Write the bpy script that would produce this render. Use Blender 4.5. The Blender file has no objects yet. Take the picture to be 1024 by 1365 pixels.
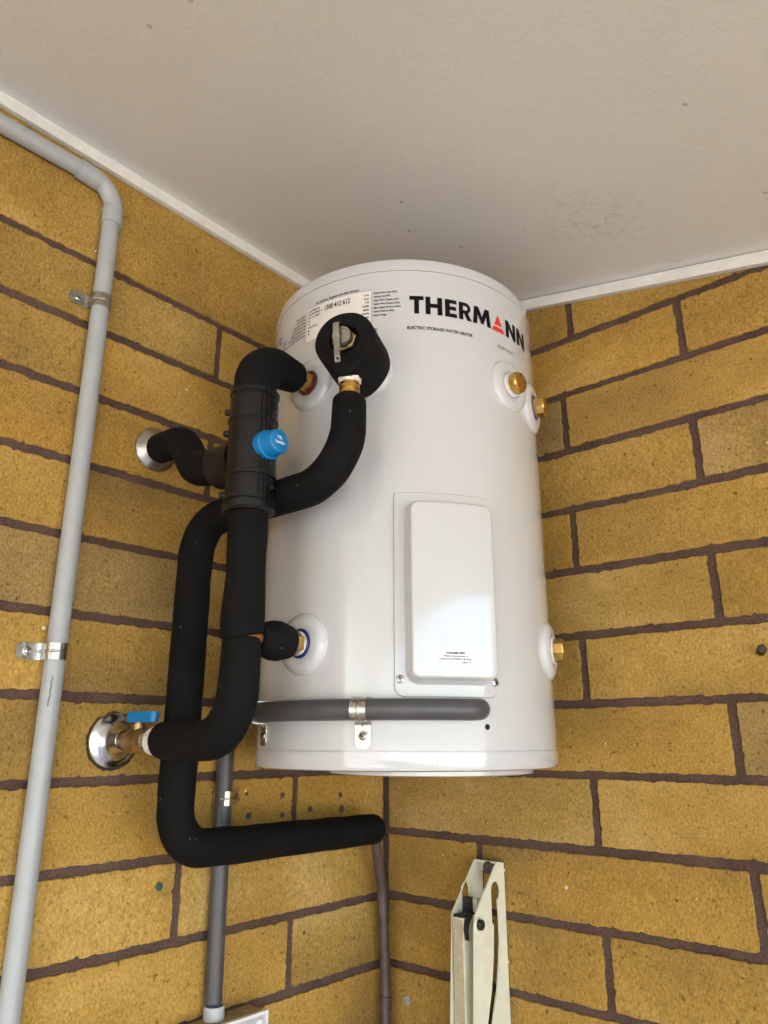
import bpy, bmesh, math, random
from mathutils import Vector, Matrix, noise as mnoise
R = math.radians
PI = math.pi
random.seed(7)
scene = bpy.context.scene
col = scene.collection

# ------------------------------------------------------------------ camera, world, sun, exposure
cam_d = bpy.data.cameras.new('camera')
cam = bpy.data.objects.new('camera', cam_d)
col.objects.link(cam)
cam.location = (0.9011, -1.0386, -0.6517)
cam.rotation_euler = (PI / 2 + 0.301844, 0, 0.716894)
cam_d.sensor_fit = 'VERTICAL'
cam_d.sensor_height = 36.0
cam_d.sensor_width = 27.0
cam_d.lens = 976.58 / 1365 * 36.0
cam_d.clip_start = 0.02
cam_d.clip_end = 2000
scene.camera = cam

SUN_EL, SUN_AZ = R(47), R(200)          # azimuth of the sun measured from +x towards +y
world = bpy.data.worlds.new('World')
scene.world = world
world.use_nodes = True
wn = world.node_tree
for n in list(wn.nodes):
    wn.nodes.remove(n)
sky = wn.nodes.new('ShaderNodeTexSky')
sky.sky_type = 'NISHITA'
sky.sun_disc = False
sky.sun_elevation = SUN_EL
sky.sun_rotation = PI / 2 - SUN_AZ
sky.air_density = 1.0
sky.dust_density = 2.5
sky.ozone_density = 1.0
bg = wn.nodes.new('ShaderNodeBackground')
bg.inputs['Strength'].default_value = 0.15
wo = wn.nodes.new('ShaderNodeOutputWorld')
wn.links.new(sky.outputs[0], bg.inputs[0])
wn.links.new(bg.outputs[0], wo.inputs[0])

sun_d = bpy.data.lights.new('sun', 'SUN')
sun_d.energy = 3.2
sun_d.angle = R(0.55)
sun_d.color = (1.0, 0.95, 0.88)
sun = bpy.data.objects.new('sun', sun_d)
col.objects.link(sun)
sdir = Vector((math.cos(SUN_EL) * math.cos(SUN_AZ), math.cos(SUN_EL) * math.sin(SUN_AZ), math.sin(SUN_EL)))
sun.rotation_euler = sdir.to_track_quat('Z', 'Y').to_euler()
sun.location = sdir * 10

scene.view_settings.view_transform = 'Standard'
scene.view_settings.look = 'None'
scene.view_settings.gamma = 1.0
scene.view_settings.use_curve_mapping = False
scene.view_settings.exposure = 2.62
scene.render.engine = 'CYCLES'
scene.cycles.use_adaptive_sampling = True
scene.cycles.max_bounces = 6
scene.cycles.diffuse_bounces = 4
scene.cycles.glossy_bounces = 3
scene.cycles.transmission_bounces = 1
scene.cycles.caustics_reflective = False
scene.cycles.caustics_refractive = False


# ------------------------------------------------------------------ materials
def new_mat(name):
    m = bpy.data.materials.new(name)
    m.use_nodes = True
    nt = m.node_tree
    b = nt.nodes['Principled BSDF']
    return m, nt, b


def setp(b, **k):
    for key, v in k.items():
        b.inputs[key].default_value = v


def nd(nt, t, **k):
    n = nt.nodes.new(t)
    for key, v in k.items():
        if key in n.inputs:
            n.inputs[key].default_value = v
        else:
            setattr(n, key, v)
    return n


def ramp(nt, fac, stops):
    r = nt.nodes.new('ShaderNodeValToRGB')
    els = r.color_ramp.elements
    while len(els) > 1:
        els.remove(els[-1])
    els[0].position, els[0].color = stops[0][0], (*stops[0][1], 1)
    for p, c in stops[1:]:
        e = els.new(p)
        e.color = (*c, 1)
    nt.links.new(fac, r.inputs[0])
    return r.outputs[0]


def mixc(nt, fac, a, b, mode='MIX'):
    m = nt.nodes.new('ShaderNodeMix')
    m.data_type = 'RGBA'
    m.blend_type = mode
    for val, idx in ((fac, 0), (a, 6), (b, 7)):
        if hasattr(val, 'is_linked') or hasattr(val, 'links'):
            nt.links.new(val, m.inputs[idx])
        elif idx == 0:
            m.inputs[0].default_value = val
        else:
            m.inputs[idx].default_value = (*val, 1)
    return m.outputs[2]


def noise_n(nt, vec, scale, detail=4, rough=0.55, dim='3D', w=None):
    n = nt.nodes.new('ShaderNodeTexNoise')
    n.noise_dimensions = dim
    n.inputs['Scale'].default_value = scale
    n.inputs['Detail'].default_value = detail
    n.inputs['Roughness'].default_value = rough
    if vec is not None:
        nt.links.new(vec, n.inputs['Vector'])
    if w is not None:
        nt.links.new(w, n.inputs['W'])
    return n.outputs[0]


def bump(nt, b, height, strength, dist):
    n = nt.nodes.new('ShaderNodeBump')
    n.inputs['Strength'].default_value = strength
    n.inputs['Distance'].default_value = dist
    nt.links.new(height, n.inputs['Height'])
    nt.links.new(n.outputs[0], b.inputs['Normal'])


def math_n(nt, op, a, b=None, clamp=False):
    m = nt.nodes.new('ShaderNodeMath')
    m.operation = op
    m.use_clamp = clamp
    for i, v in enumerate((a, b)):
        if v is None:
            continue
        if isinstance(v, (int, float)):
            m.inputs[i].default_value = v
        else:
            nt.links.new(v, m.inputs[i])
    return m.outputs[0]


def plain(name, colr, rough, metal=0.0, var=0.12, scale=40, bmp=0.0, bscale=300, coat=0.0, spec=0.5, aniso=0.0):
    m, nt, b = new_mat(name)
    tc = nd(nt, 'ShaderNodeTexCoord')
    n = noise_n(nt, tc.outputs['Object'], scale, 2)
    lo = tuple(c * (1 - var) for c in colr)
    hi = tuple(min(1, c * (1 + var)) for c in colr)
    c = ramp(nt, n, [(0.3, lo), (0.7, hi)])
    nt.links.new(c, b.inputs['Base Color'])
    r = nt.nodes.new('ShaderNodeMapRange')
    r.inputs['To Min'].default_value = max(0.02, rough * 0.85)
    r.inputs['To Max'].default_value = min(1, rough * 1.2)
    nt.links.new(n, r.inputs['Value'])
    nt.links.new(r.outputs[0], b.inputs['Roughness'])
    setp(b, Metallic=metal)
    b.inputs['Coat Weight'].default_value = coat
    b.inputs['Coat Roughness'].default_value = 0.03
    b.inputs['Coat IOR'].default_value = 1.55
    b.inputs['Specular IOR Level'].default_value = spec
    if bmp:
        bump(nt, b, noise_n(nt, tc.outputs['Object'], bscale, 3), bmp, 0.001)
    return m


def brick_mat():
    m, nt, b = new_mat('brick_ochre')
    tc = nd(nt, 'ShaderNodeTexCoord')
    oi = nd(nt, 'ShaderNodeObjectInfo')
    w = math_n(nt, 'MULTIPLY', oi.outputs['Random'], 37.0)
    vm = nd(nt, 'ShaderNodeVectorMath', operation='ADD')
    nt.links.new(tc.outputs['Object'], vm.inputs[0])
    cx = nd(nt, 'ShaderNodeCombineXYZ')
    nt.links.new(w, cx.inputs[1])
    nt.links.new(cx.outputs[0], vm.inputs[1])
    v = vm.outputs[0]
    sc = nd(nt, 'ShaderNodeMapping')
    sc.inputs['Scale'].default_value = (0.6, 1.0, 1.0)
    nt.links.new(v, sc.inputs['Vector'])
    big = noise_n(nt, sc.outputs[0], 6.5, 2, 0.5)
    mid = noise_n(nt, v, 40.0, 3, 0.7)
    sf = nd(nt, 'ShaderNodeMapping')
    sf.inputs['Scale'].default_value = (1.0, 1.0, 0.68)
    nt.links.new(v, sf.inputs['Vector'])
    fine = noise_n(nt, sf.outputs[0], 350.0, 2, 0.8)
    pitn = noise_n(nt, v, 150.0, 1, 0.5)
    c = ramp(nt, big, [(0.26, (0.265, 0.170, 0.055)), (0.42, (0.375, 0.230, 0.056)), (0.56, (0.455, 0.280, 0.066)), (0.74, (0.565, 0.370, 0.120))])
    # from brick to brick: some duller and greener, some warmer or paler
    tone = ramp(nt, oi.outputs['Random'], [(0.0, (0.80, 0.86, 1.30)), (0.12, (0.93, 0.95, 1.02)), (0.26, (1.06, 1.0, 0.86)), (0.40, (0.88, 0.88, 0.88)), (0.55, (1.0, 0.96, 0.88)), (0.70, (1.10, 1.08, 1.10)), (0.86, (0.84, 0.87, 0.92)), (1.0, (1.04, 1.02, 1.0))])
    c = mixc(nt, 1.0, c, tone, 'MULTIPLY')
    c = mixc(nt, 0.40, c, ramp(nt, mid, [(0.3, (0.72, 0.70, 0.66)), (0.7, (1.15, 1.14, 1.12))]), 'MULTIPLY')
    c = mixc(nt, 1.0, c, ramp(nt, fine, [(0.24, (0.42, 0.39, 0.34)), (0.40, (0.86, 0.85, 0.83)), (0.52, (1, 1, 1)), (0.68, (1.28, 1.28, 1.34)), (0.82, (1.6, 1.65, 1.95))]), 'MULTIPLY')
    # open pores in the sand face, dark
    c = mixc(nt, 1.0, c, ramp(nt, pitn, [(0.16, (0.30, 0.26, 0.2)), (0.27, (0.72, 0.68, 0.62)), (0.33, (1, 1, 1))]), 'MULTIPLY')
    # a few pale paint flecks
    vf = nd(nt, 'ShaderNodeTexVoronoi', Scale=38.0)
    nt.links.new(v, vf.inputs['Vector'])
    sep = nd(nt, 'ShaderNodeSeparateColor'); nt.links.new(vf.outputs['Color'], sep.inputs[0])
    fleck = math_n(nt, 'MULTIPLY', math_n(nt, 'LESS_THAN', vf.outputs['Distance'], math_n(nt, 'MULTIPLY', sep.outputs[1], 0.10)), math_n(nt, 'GREATER_THAN', sep.outputs[0], 0.86))
    c = mixc(nt, math_n(nt, 'MULTIPLY', fleck, 0.85), c, (0.74, 0.66, 0.52))
    chip = math_n(nt, 'MULTIPLY', math_n(nt, 'LESS_THAN', math_n(nt, 'ADD', vf.outputs['Distance'], math_n(nt, 'MULTIPLY', pitn, 0.10)), math_n(nt, 'MULTIPLY', sep.outputs[2], 0.19)), math_n(nt, 'LESS_THAN', sep.outputs[0], 0.045))
    c = mixc(nt, math_n(nt, 'MULTIPLY', chip, 0.8), c, (0.035, 0.022, 0.012))
    nt.links.new(c, b.inputs['Base Color'])
    setp(b, Roughness=0.92)
    b.inputs['Specular IOR Level'].default_value = 0.2
    bump(nt, b, fine, 0.5, 0.0013)
    return m


def mortar_mat():
    m, nt, b = new_mat('mortar_brown')
    tc = nd(nt, 'ShaderNodeTexCoord')
    v = tc.outputs['Object']
    a = noise_n(nt, v, 14, 5, 0.6)
    f = noise_n(nt, v, 320, 3, 0.7)
    c = ramp(nt, a, [(0.3, (0.074, 0.040, 0.027)), (0.7, (0.132, 0.080, 0.058))])
    c = mixc(nt, 0.9, c, ramp(nt, f, [(0.3, (0.5, 0.48, 0.46)), (0.7, (1.4, 1.4, 1.4))]), 'MULTIPLY')
    s = noise_n(nt, v, 26, 5, 0.75)
    c = mixc(nt, math_n(nt, 'MULTIPLY', math_n(nt, 'GREATER_THAN', s, 0.725), 0.6), c, (0.33, 0.29, 0.27))
    nt.links.new(c, b.inputs['Base Color'])
    setp(b, Roughness=0.95)
    bump(nt, b, f, 0.7, 0.0015)
    return m


def ceiling_mat():
    m, nt, b = new_mat('painted_ceiling')
    tc = nd(nt, 'ShaderNodeTexCoord')
    v = tc.outputs['Object']
    a = noise_n(nt, v, 3.0, 6, 0.6)
    c = ramp(nt, a, [(0.3, (0.775, 0.76, 0.715)), (0.7, (0.82, 0.805, 0.76))])
    # mould / scuff patch near the right wall
    mp = nd(nt, 'ShaderNodeVectorMath', operation='DISTANCE')
    nt.links.new(v, mp.inputs[0])
    mp.inputs[1].default_value = (0.548, -0.180, 0.058)
    near = nt.nodes.new('ShaderNodeMapRange')
    near.inputs['From Min'].default_value = 0.02
    near.inputs['From Max'].default_value = 0.105
    near.inputs['To Min'].default_value = 1.0
    near.inputs['To Max'].default_value = 0.0
    nt.links.new(mp.outputs['Value'], near.inputs['Value'])
    pn = noise_n(nt, v, 75, 7, 0.72)
    patch = math_n(nt, 'MULTIPLY', near.outputs[0], math_n(nt, 'MULTIPLY', math_n(nt, 'SUBTRACT', pn, 0.50, True), 7.0, True))
    c = mixc(nt, math_n(nt, 'MULTIPLY', patch, 0.42), c, (0.42, 0.40, 0.38))
    # stray specks
    vf = nd(nt, 'ShaderNodeTexVoronoi', Scale=15.0)
    nt.links.new(v, vf.inputs['Vector'])
    sep = nd(nt, 'ShaderNodeSeparateColor'); nt.links.new(vf.outputs['Color'], sep.inputs[0])
    dn = noise_n(nt, v, 120, 4, 0.7)
    fl = math_n(nt, 'MULTIPLY', math_n(nt, 'LESS_THAN', math_n(nt, 'ADD', vf.outputs['Distance'], math_n(nt, 'MULTIPLY', dn, 0.07)), 0.085), math_n(nt, 'GREATER_THAN', sep.outputs[1], 0.72))
    c = mixc(nt, math_n(nt, 'MULTIPLY', fl, 0.5), c, (0.30, 0.27, 0.24))
    nt.links.new(c, b.inputs['Base Color'])
    setp(b, Roughness=0.6)
    b.inputs['Specular IOR Level'].default_value = 0.35
    mapn = nd(nt, 'ShaderNodeMapping')
    mapn.inputs['Scale'].default_value = (1.0, 0.6, 1.0)
    nt.links.new(v, mapn.inputs['Vector'])
    n1 = noise_n(nt, mapn.outputs[0], 190, 3, 0.6)
    n2 = noise_n(nt, mapn.outputs[0], 34, 4, 0.6)
    bump(nt, b, math_n(nt, 'ADD', n1, math_n(nt, 'MULTIPLY', n2, 1.0)), 0.24, 0.0022)
    return m


def foam_mat():
    m, nt, b = new_mat('black_foam')
    tc = nd(nt, 'ShaderNodeTexCoord')
    v = tc.outputs['Object']
    a = noise_n(nt, v, 30, 5, 0.6)
    c = ramp(nt, a, [(0.3, (0.0035, 0.0035, 0.0035)), (0.7, (0.0065, 0.0062, 0.006))])
    vf = nd(nt, 'ShaderNodeTexVoronoi', Scale=95.0)
    nt.links.new(v, vf.inputs['Vector'])
    sep = nd(nt, 'ShaderNodeSeparateColor'); nt.links.new(vf.outputs['Color'], sep.inputs[0])
    fl = math_n(nt, 'MULTIPLY', math_n(nt, 'LESS_THAN', vf.outputs['Distance'], math_n(nt, 'MULTIPLY', sep.outputs[1], 0.13)), math_n(nt, 'GREATER_THAN', sep.outputs[0], 0.80))
    c = mixc(nt, math_n(nt, 'MULTIPLY', fl, 0.6), c, (0.22, 0.21, 0.19))
    dust = noise_n(nt, v, 11, 3, 0.65)
    c = mixc(nt, math_n(nt, 'MULTIPLY', math_n(nt, 'SUBTRACT', dust, 0.55, True), 0.10), c, (0.20, 0.18, 0.15))
    nt.links.new(c, b.inputs['Base Color'])
    setp(b, Roughness=0.8)
    b.inputs['Specular IOR Level'].default_value = 0.16
    f = noise_n(nt, v, 900, 2)
    bump(nt, b, f, 0.25, 0.0006)
    return m


M = {}
M['brick'] = brick_mat()
M['mortar'] = mortar_mat()
M['ceiling'] = ceiling_mat()
M['foam'] = foam_mat()
M['trim'] = plain('cream_trim_paint', (0.78, 0.76, 0.70), 0.5, var=0.06, scale=60, bmp=0.35, bscale=220)
M['enamel'] = plain('white_enamel', (0.580, 0.585, 0.585), 0.10, var=0.010, scale=3, coat=0.75, bmp=0.006, bscale=16, spec=0.5)
_nt = M['enamel'].node_tree
_b = _nt.nodes['Principled BSDF']
_tc = nd(_nt, 'ShaderNodeTexCoord')
_sm = noise_n(_nt, _tc.outputs['Object'], 7, 5, 0.7)
_mr = nd(_nt, 'ShaderNodeMapRange')
_mr.inputs['From Min'].default_value = 0.35
_mr.inputs['From Max'].default_value = 0.75
_mr.inputs['To Min'].default_value = 0.015
_mr.inputs['To Max'].default_value = 0.13
_nt.links.new(_sm, _mr.inputs['Value'])
_nt.links.new(_mr.outputs[0], _b.inputs['Coat Roughness'])
M['white_plastic'] = plain('white_plastic', (0.80, 0.79, 0.77), 0.25, var=0.02, scale=20, coat=0.2)
M['collar'] = plain('collar_plastic', (0.59, 0.593, 0.59), 0.22, var=0.02, scale=20, coat=0.5)
M['black_plastic'] = plain('black_plastic', (0.006, 0.006, 0.006), 0.36, var=0.3, scale=70, bmp=0.5, bscale=420, spec=0.35)
M['brass'] = plain('brass', (0.62, 0.40, 0.12), 0.28, 1.0, var=0.25, scale=120, bmp=0.1)
M['dull_brass'] = plain('dull_brass', (0.42, 0.30, 0.15), 0.42, 1.0, var=0.25, scale=90, bmp=0.15)
M['copper'] = plain('copper', (0.72, 0.32, 0.16), 0.3, 1.0, var=0.2, scale=90)
M['chrome'] = plain('chrome', (0.66, 0.66, 0.65), 0.19, 1.0, var=0.2, scale=60, bmp=0.12, bscale=60)
M['aged_chrome'] = plain('aged_chrome', (0.50, 0.46, 0.42), 0.30, 1.0, var=0.35, scale=60, bmp=0.2)
M['zinc'] = plain('zinc', (0.50, 0.49, 0.45), 0.26, 1.0, var=0.18, scale=140, bmp=0.12)
M['zinc_dull'] = plain('zinc_dull', (0.42, 0.40, 0.35), 0.38, 1.0, var=0.25, scale=140, bmp=0.15)
M['pvc_light'] = plain('pvc_light_grey', (0.385, 0.40, 0.40), 0.38, var=0.05, scale=25, bmp=0.05, bscale=90)
M['pvc_dark'] = plain('pvc_dark_grey', (0.072, 0.069, 0.072), 0.40, var=0.10, scale=40, bmp=0.06, bscale=110)
M['blue'] = plain('blue_plastic', (0.003, 0.185, 0.46), 0.32, var=0.06, scale=60)
M['ink'] = plain('black_ink', (0.004, 0.004, 0.004), 0.55, var=0.1, scale=60, spec=0.15)
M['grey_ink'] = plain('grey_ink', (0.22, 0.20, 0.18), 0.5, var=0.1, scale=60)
M['red'] = plain('red_ink', (0.74, 0.035, 0.018), 0.4, var=0.06, scale=60)
M['white_ink'] = plain('white_ink', (0.80, 0.82, 0.84), 0.5, var=0.05, scale=60)
M['red_ring'] = plain('dark_red_rubber', (0.13, 0.016, 0.014), 0.5, var=0.2, scale=60)
M['blue_ring'] = plain('navy_rubber', (0.012, 0.026, 0.17), 0.45, var=0.2, scale=60)
M['purple_ring'] = plain('purple_rubber', (0.10, 0.045, 0.10), 0.5, var=0.2, scale=60)
M['tape'] = plain('thread_tape', (0.72, 0.68, 0.60), 0.6, var=0.25, scale=220, bmp=0.6, bscale=500)
M['label_panel'] = plain('label_panel', (0.78, 0.735, 0.70), 0.35, var=0.02, scale=20)
M['beige'] = plain('beige_paint', (0.76, 0.735, 0.56), 0.42, var=0.05, scale=50, bmp=0.08, bscale=120)
M['beige_dirty'] = plain('weathered_beige_paint', (0.50, 0.42, 0.275), 0.6, var=0.12, scale=120, bmp=0.25, bscale=260)
M['dark_steel'] = plain('dark_steel', (0.055, 0.045, 0.042), 0.42, 0.7, var=0.35, scale=120, bmp=0.3)
M['rubber'] = plain('black_rubber', (0.014, 0.013, 0.013), 0.6, var=0.3, scale=80)
M['brown_paint'] = plain('brown_painted_pipe', (0.092, 0.060, 0.052), 0.5, var=0.35, scale=55, bmp=0.3, bscale=140)
M['box_tan'] = plain('tan_overpainted_plastic', (0.36, 0.27, 0.135), 0.75, var=0.22, scale=45, bmp=0.2, bscale=200)
M['box_grey'] = plain('grey_plastic', (0.50, 0.505, 0.50), 0.45, var=0.05, scale=40)
M['plug_green'] = plain('green_plug', (0.030, 0.090, 0.065), 0.6, var=0.3, scale=200)
M['plug_dark'] = plain('dark_plug', (0.075, 0.068, 0.050), 0.7, var=0.4, scale=200)
M['plug_tan'] = plain('pale_plug', (0.42, 0.36, 0.27), 0.6, var=0.15, scale=200)
M['dark_hole'] = plain('dark_hole', (0.006, 0.006, 0.006), 0.9, var=0.1, scale=60)
M['concrete'] = plain('concrete', (0.37, 0.35, 0.32), 0.85, var=0.14, scale=4, bmp=0.2, bscale=90)
M['pale_concrete'] = plain('pale_concrete', (0.68, 0.665, 0.63), 0.8, var=0.1, scale=4, bmp=0.2, bscale=90)
M['fence'] = plain('cream_steel', (0.76, 0.75, 0.72), 0.45, var=0.05, scale=3)
M['soffit_edge'] = plain('fascia_paint', (0.70, 0.68, 0.63), 0.5, var=0.05, scale=10)

# ------------------------------------------------------------------ helpers
def wl(p):
    v = Vector((0, 0, 0))
    while p is not None:
        v += p.location
        p = p.parent
    return v


def obj(name, bm, mat, parent=None, smooth=0.6):
    """bmesh in world coordinates -> one mesh object (child of parent)"""
    bmesh.ops.recalc_face_normals(bm, faces=bm.faces)
    if parent is not None:
        bmesh.ops.translate(bm, verts=bm.verts, vec=-wl(parent))
    me = bpy.data.meshes.new(name)
    bm.to_mesh(me)
    bm.free()
    mats = mat if isinstance(mat, (list, tuple)) else [mat]
    for m in mats:
        me.materials.append(M[m] if isinstance(m, str) else m)
    if smooth:
        me.shade_smooth()
        me.set_sharp_from_angle(angle=smooth)
    o = bpy.data.objects.new(name, me)
    col.objects.link(o)
    o.parent = parent
    return o


def thing(name, label, cat, loc, group=None):
    o = bpy.data.objects.new(name, None)
    o.empty_display_size = 0.03
    col.objects.link(o)
    o.location = loc
    o['label'] = label
    o['category'] = cat
    if group:
        o['group'] = group
    return o


def tag(o, label, cat, group=None):
    o['label'] = label
    o['category'] = cat
    if group:
        o['group'] = group
    return o


def structure(o):
    o['kind'] = 'structure'
    return o


def V(*a):
    return Vector(a)


def frame(axis, up=None):
    a = Vector(axis).normalized()
    u = Vector(up) if up is not None else (Vector((0, 0, 1)) if abs(a.z) < 0.9 else Vector((1, 0, 0)))
    x = u.cross(a)
    if x.length < 1e-6:
        x = Vector((1, 0, 0)).cross(a)
    x.normalize()
    y = a.cross(x).normalized()
    return x, y, a


def lathe(bm, origin, axis, prof, seg=32, rot=0.0, sx=1.0, sy=1.0):
    """prof: list of (s along axis, radius); closed with caps when radius is 0"""
    x, y, a = frame(axis)
    o = Vector(origin)
    rings = []
    for s, r in prof:
        if r < 1e-7:
            rings.append([bm.verts.new(o + a * s)])
        else:
            rings.append([bm.verts.new(o + a * s + x * (r * sx * math.cos(rot + 2 * PI * i / seg)) + y * (r * sy * math.sin(rot + 2 * PI * i / seg))) for i in range(seg)])
    for A, B in zip(rings, rings[1:]):
        if len(A) == 1 and len(B) == 1:
            continue
        for i in range(seg):
            j = (i + 1) % seg
            if len(A) == 1:
                bm.faces.new((A[0], B[i], B[j]))
            elif len(B) == 1:
                bm.faces.new((A[i], A[j], B[0]))
            else:
                bm.faces.new((A[i], A[j], B[j], B[i]))
    return bm


def disc_prof(h, r, bev):
    return [(0, 0), (0, r), (h - bev, r), (h - bev * 0.3, r - bev * 0.3), (h, r - bev), (h, 0)]


def fillet(pts, rads, step=0.006):
    pts = [Vector(p) for p in pts]
    out = [pts[0]]
    for i in range(1, len(pts) - 1):
        p0, p1, p2 = pts[i - 1], pts[i], pts[i + 1]
        d0 = (p0 - p1).normalized()
        d1 = (p2 - p1).normalized()
        ang = d0.angle(d1)
        r = rads[i - 1] if isinstance(rads, (list, tuple)) else rads
        t = r / math.tan(ang / 2)
        t = min(t, (p0 - p1).length * 0.98, (p2 - p1).length * 0.98)
        a, b = p1 + d0 * t, p1 + d1 * t
        rr = t * math.tan(ang / 2)
        c = p1 + (d0 + d1).normalized() * (rr / math.sin(ang / 2))
        va, vb = a - c, b - c
        th = va.angle(vb)
        n = max(3, int(th * rr / step) + 1)
        for k in range(n + 1):
            f = k / n
            v = (va * math.sin((1 - f) * th) + vb * math.sin(f * th)) / math.sin(th)
            out.append(c + v)
    out.append(pts[-1])
    # resample the long straights
    res = [out[0]]
    for p in out[1:]:
        L = (p - res[-1]).length
        n = max(1, int(L / (step * 2.0)))
        q = res[-1]
        for k in range(1, n + 1):
            res.append(q.lerp(p, k / n))
    return [p for i, p in enumerate(res) if i == 0 or (p - res[i - 1]).length > 1e-5]


def sweep(bm, path, rad, seg=24, wob=0.0, seed=0.0, round_end=(0.0, 0.0), caps=True):
    """tube along a path; rad is a number or f(t 0..1); wob = relative unevenness; ends can be rounded off"""
    n = len(path)
    L = [0.0]
    for i in range(1, n):
        L.append(L[-1] + (path[i] - path[i - 1]).length)
    T = L[-1]
    tang = []
    for i in range(n):
        a = path[max(0, i - 1)]
        b = path[min(n - 1, i + 1)]
        tang.append((b - a).normalized())
    x, y, _ = frame(tang[0])
    rings = []
    for i in range(n):
        if i:
            q = tang[i - 1].rotation_difference(tang[i])
            x = q @ x
            y = q @ y
        r = rad(L[i] / T) if callable(rad) else rad
        ring = []
        for k in range(seg):
            a = 2 * PI * k / seg
            d = x * math.cos(a) + y * math.sin(a)
            w = 1.0
            if wob:
                p = path[i] + d * r
                w += wob * mnoise.noise(p * 22 + Vector((seed, seed, 0))) + wob * 0.4 * mnoise.noise(p * 70 + Vector((seed, 0, seed)))
            ring.append(path[i] + d * r * w)
        rings.append(ring)
    # rounded ends: add shrunken rings
    def endcap(ring, c, dirn, rr):
        extra = []
        if rr > 0:
            R0 = (ring[0] - c).length
            for k in range(1, 6):
                f = k / 5 * PI / 2
                sc = 1 - (rr / R0) * (1 - math.cos(f))
                extra.append([c + (p - c) * sc + dirn * rr * math.sin(f) for p in ring])
        return extra
    pre = endcap(rings[0], path[0], -tang[0], round_end[0])[::-1]
    post = endcap(rings[-1], path[-1], tang[-1], round_end[1])
    allr = pre + rings + post
    vr = [[bm.verts.new(p) for p in ring] for ring in allr]
    for A, B in zip(vr, vr[1:]):
        for k in range(seg):
            j = (k + 1) % seg
            bm.faces.new((A[k], A[j], B[j], B[k]))
    if caps:
        bm.faces.new(vr[0][::-1])
        bm.faces.new(vr[-1])
    return bm


def prism(bm, pts, vec):
    """closed polygon (3d points) extruded by vec"""
    a = [bm.verts.new(Vector(p)) for p in pts]
    b = [bm.verts.new(Vector(p) + Vector(vec)) for p in pts]
    bm.faces.new(a)
    bm.faces.new(b[::-1])
    n = len(a)
    for i in range(n):
        bm.faces.new((a[i], b[i], b[(i + 1) % n], a[(i + 1) % n]))
    return bm


def box(bm, lo, hi, bev=0.0, seg=2):
    t = bmesh.new()
    bmesh.ops.create_cube(t, size=1)
    lo, hi = Vector(lo), Vector(hi)
    for v in t.verts:
        v.co = Vector([(lo[i] + hi[i]) / 2 + v.co[i] * (hi[i] - lo[i]) for i in range(3)])
    if bev:
        bmesh.ops.bevel(t, geom=t.edges[:] + t.verts[:], offset=bev, segments=seg, affect='EDGES', profile=0.7)
    merge(bm, t)
    return bm


def merge(bm, t):
    m = {}
    for v in t.verts:
        m[v] = bm.verts.new(v.co)
    for f in t.faces:
        try:
            bm.faces.new([m[v] for v in f.verts])
        except ValueError:
            pass
    t.free()


def holed_plate(bm, outer, holes, vec):
    """flat plate with holes: lists of 3d points; extruded by vec"""
    t = bmesh.new()
    edges = []
    for loop in [outer] + holes:
        vs = [t.verts.new(Vector(p)) for p in loop]
        for i in range(len(vs)):
            edges.append(t.edges.new((vs[i], vs[(i + 1) % len(vs)])))
    bmesh.ops.triangle_fill(t, use_beauty=True, use_dissolve=False, edges=edges)
    r = bmesh.ops.extrude_face_region(t, geom=t.faces[:])
    bmesh.ops.translate(t, verts=[g for g in r['geom'] if isinstance(g, bmesh.types.BMVert)], vec=Vector(vec))
    merge(bm, t)
    return bm


def arc(cx, cy, r, a0, a1, n):
    return [(cx + r * math.cos(R(a0 + (a1 - a0) * i / n)), cy + r * math.sin(R(a0 + (a1 - a0) * i / n))) for i in range(n + 1)]


# heater geometry (metres; corner of the two walls = z axis, z = 0 at a bed joint)
HX, HY, HR = 0.2408, -0.2373, 0.2000


def cyl(a, z, r=HR):
    return Vector((HX + r * math.cos(R(a)), HY + r * math.sin(R(a)), z))


def nrm(a):
    return Vector((math.cos(R(a)), math.sin(R(a)), 0))


def tgt(a):
    return Vector((-math.sin(R(a)), math.cos(R(a)), 0))


def to_cyl(t, a0, z0, r):
    """wrap a flat bmesh (x right, y up) round the tank: x=0 at angle a0, y=0 at height z0"""
    xs = [v.co.x for v in t.verts]
    x = min(xs) + 0.004
    while x < max(xs):
        bmesh.ops.bisect_plane(t, geom=t.verts[:] + t.edges[:] + t.faces[:], plane_co=(x, 0, 0), plane_no=(1, 0, 0), dist=1e-6)
        x += 0.004
    for v in t.verts:
        v.co = cyl(a0 + math.degrees(v.co.x / HR), z0 + v.co.y, r)
    return t


def text_bm(s, size, bold=0.0, align='LEFT', sx=1.0, shear=0.0, res=3):
    cu = bpy.data.curves.new('txt', 'FONT')
    cu.body = s
    cu.size = size
    cu.align_x = align
    cu.offset = bold
    cu.shear = shear
    cu.resolution_u = res
    o = bpy.data.objects.new('txt', cu)
    col.objects.link(o)
    dg = bpy.context.evaluated_depsgraph_get()
    me = bpy.data.meshes.new_from_object(o.evaluated_get(dg))
    t = bmesh.new()
    t.from_mesh(me)
    bpy.data.objects.remove(o)
    bpy.data.curves.remove(cu)
    bpy.data.meshes.remove(me)
    for v in t.verts:
        v.co.x *= sx
        v.co.z = 0
    return t


# ------------------------------------------------------------------ setting: ground, ceiling, walls
GZ = -2.25
bm = bmesh.new()
vs = [bm.verts.new(p) for p in ((-300, -300, GZ), (300, -300, GZ), (300, 300, GZ), (-300, 300, GZ))]
bm.faces.new(vs)
structure(obj('ground', bm, 'concrete', smooth=0))


bm = bmesh.new()
box(bm, (0.0, -4.2, GZ - 0.1), (1.95, 0.0, GZ + 0.03), 0.006)  # unseen pale slab, added to bounce light up to the ceiling
structure(obj('bounce_slab', bm, 'pale_concrete', smooth=0))


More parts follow.
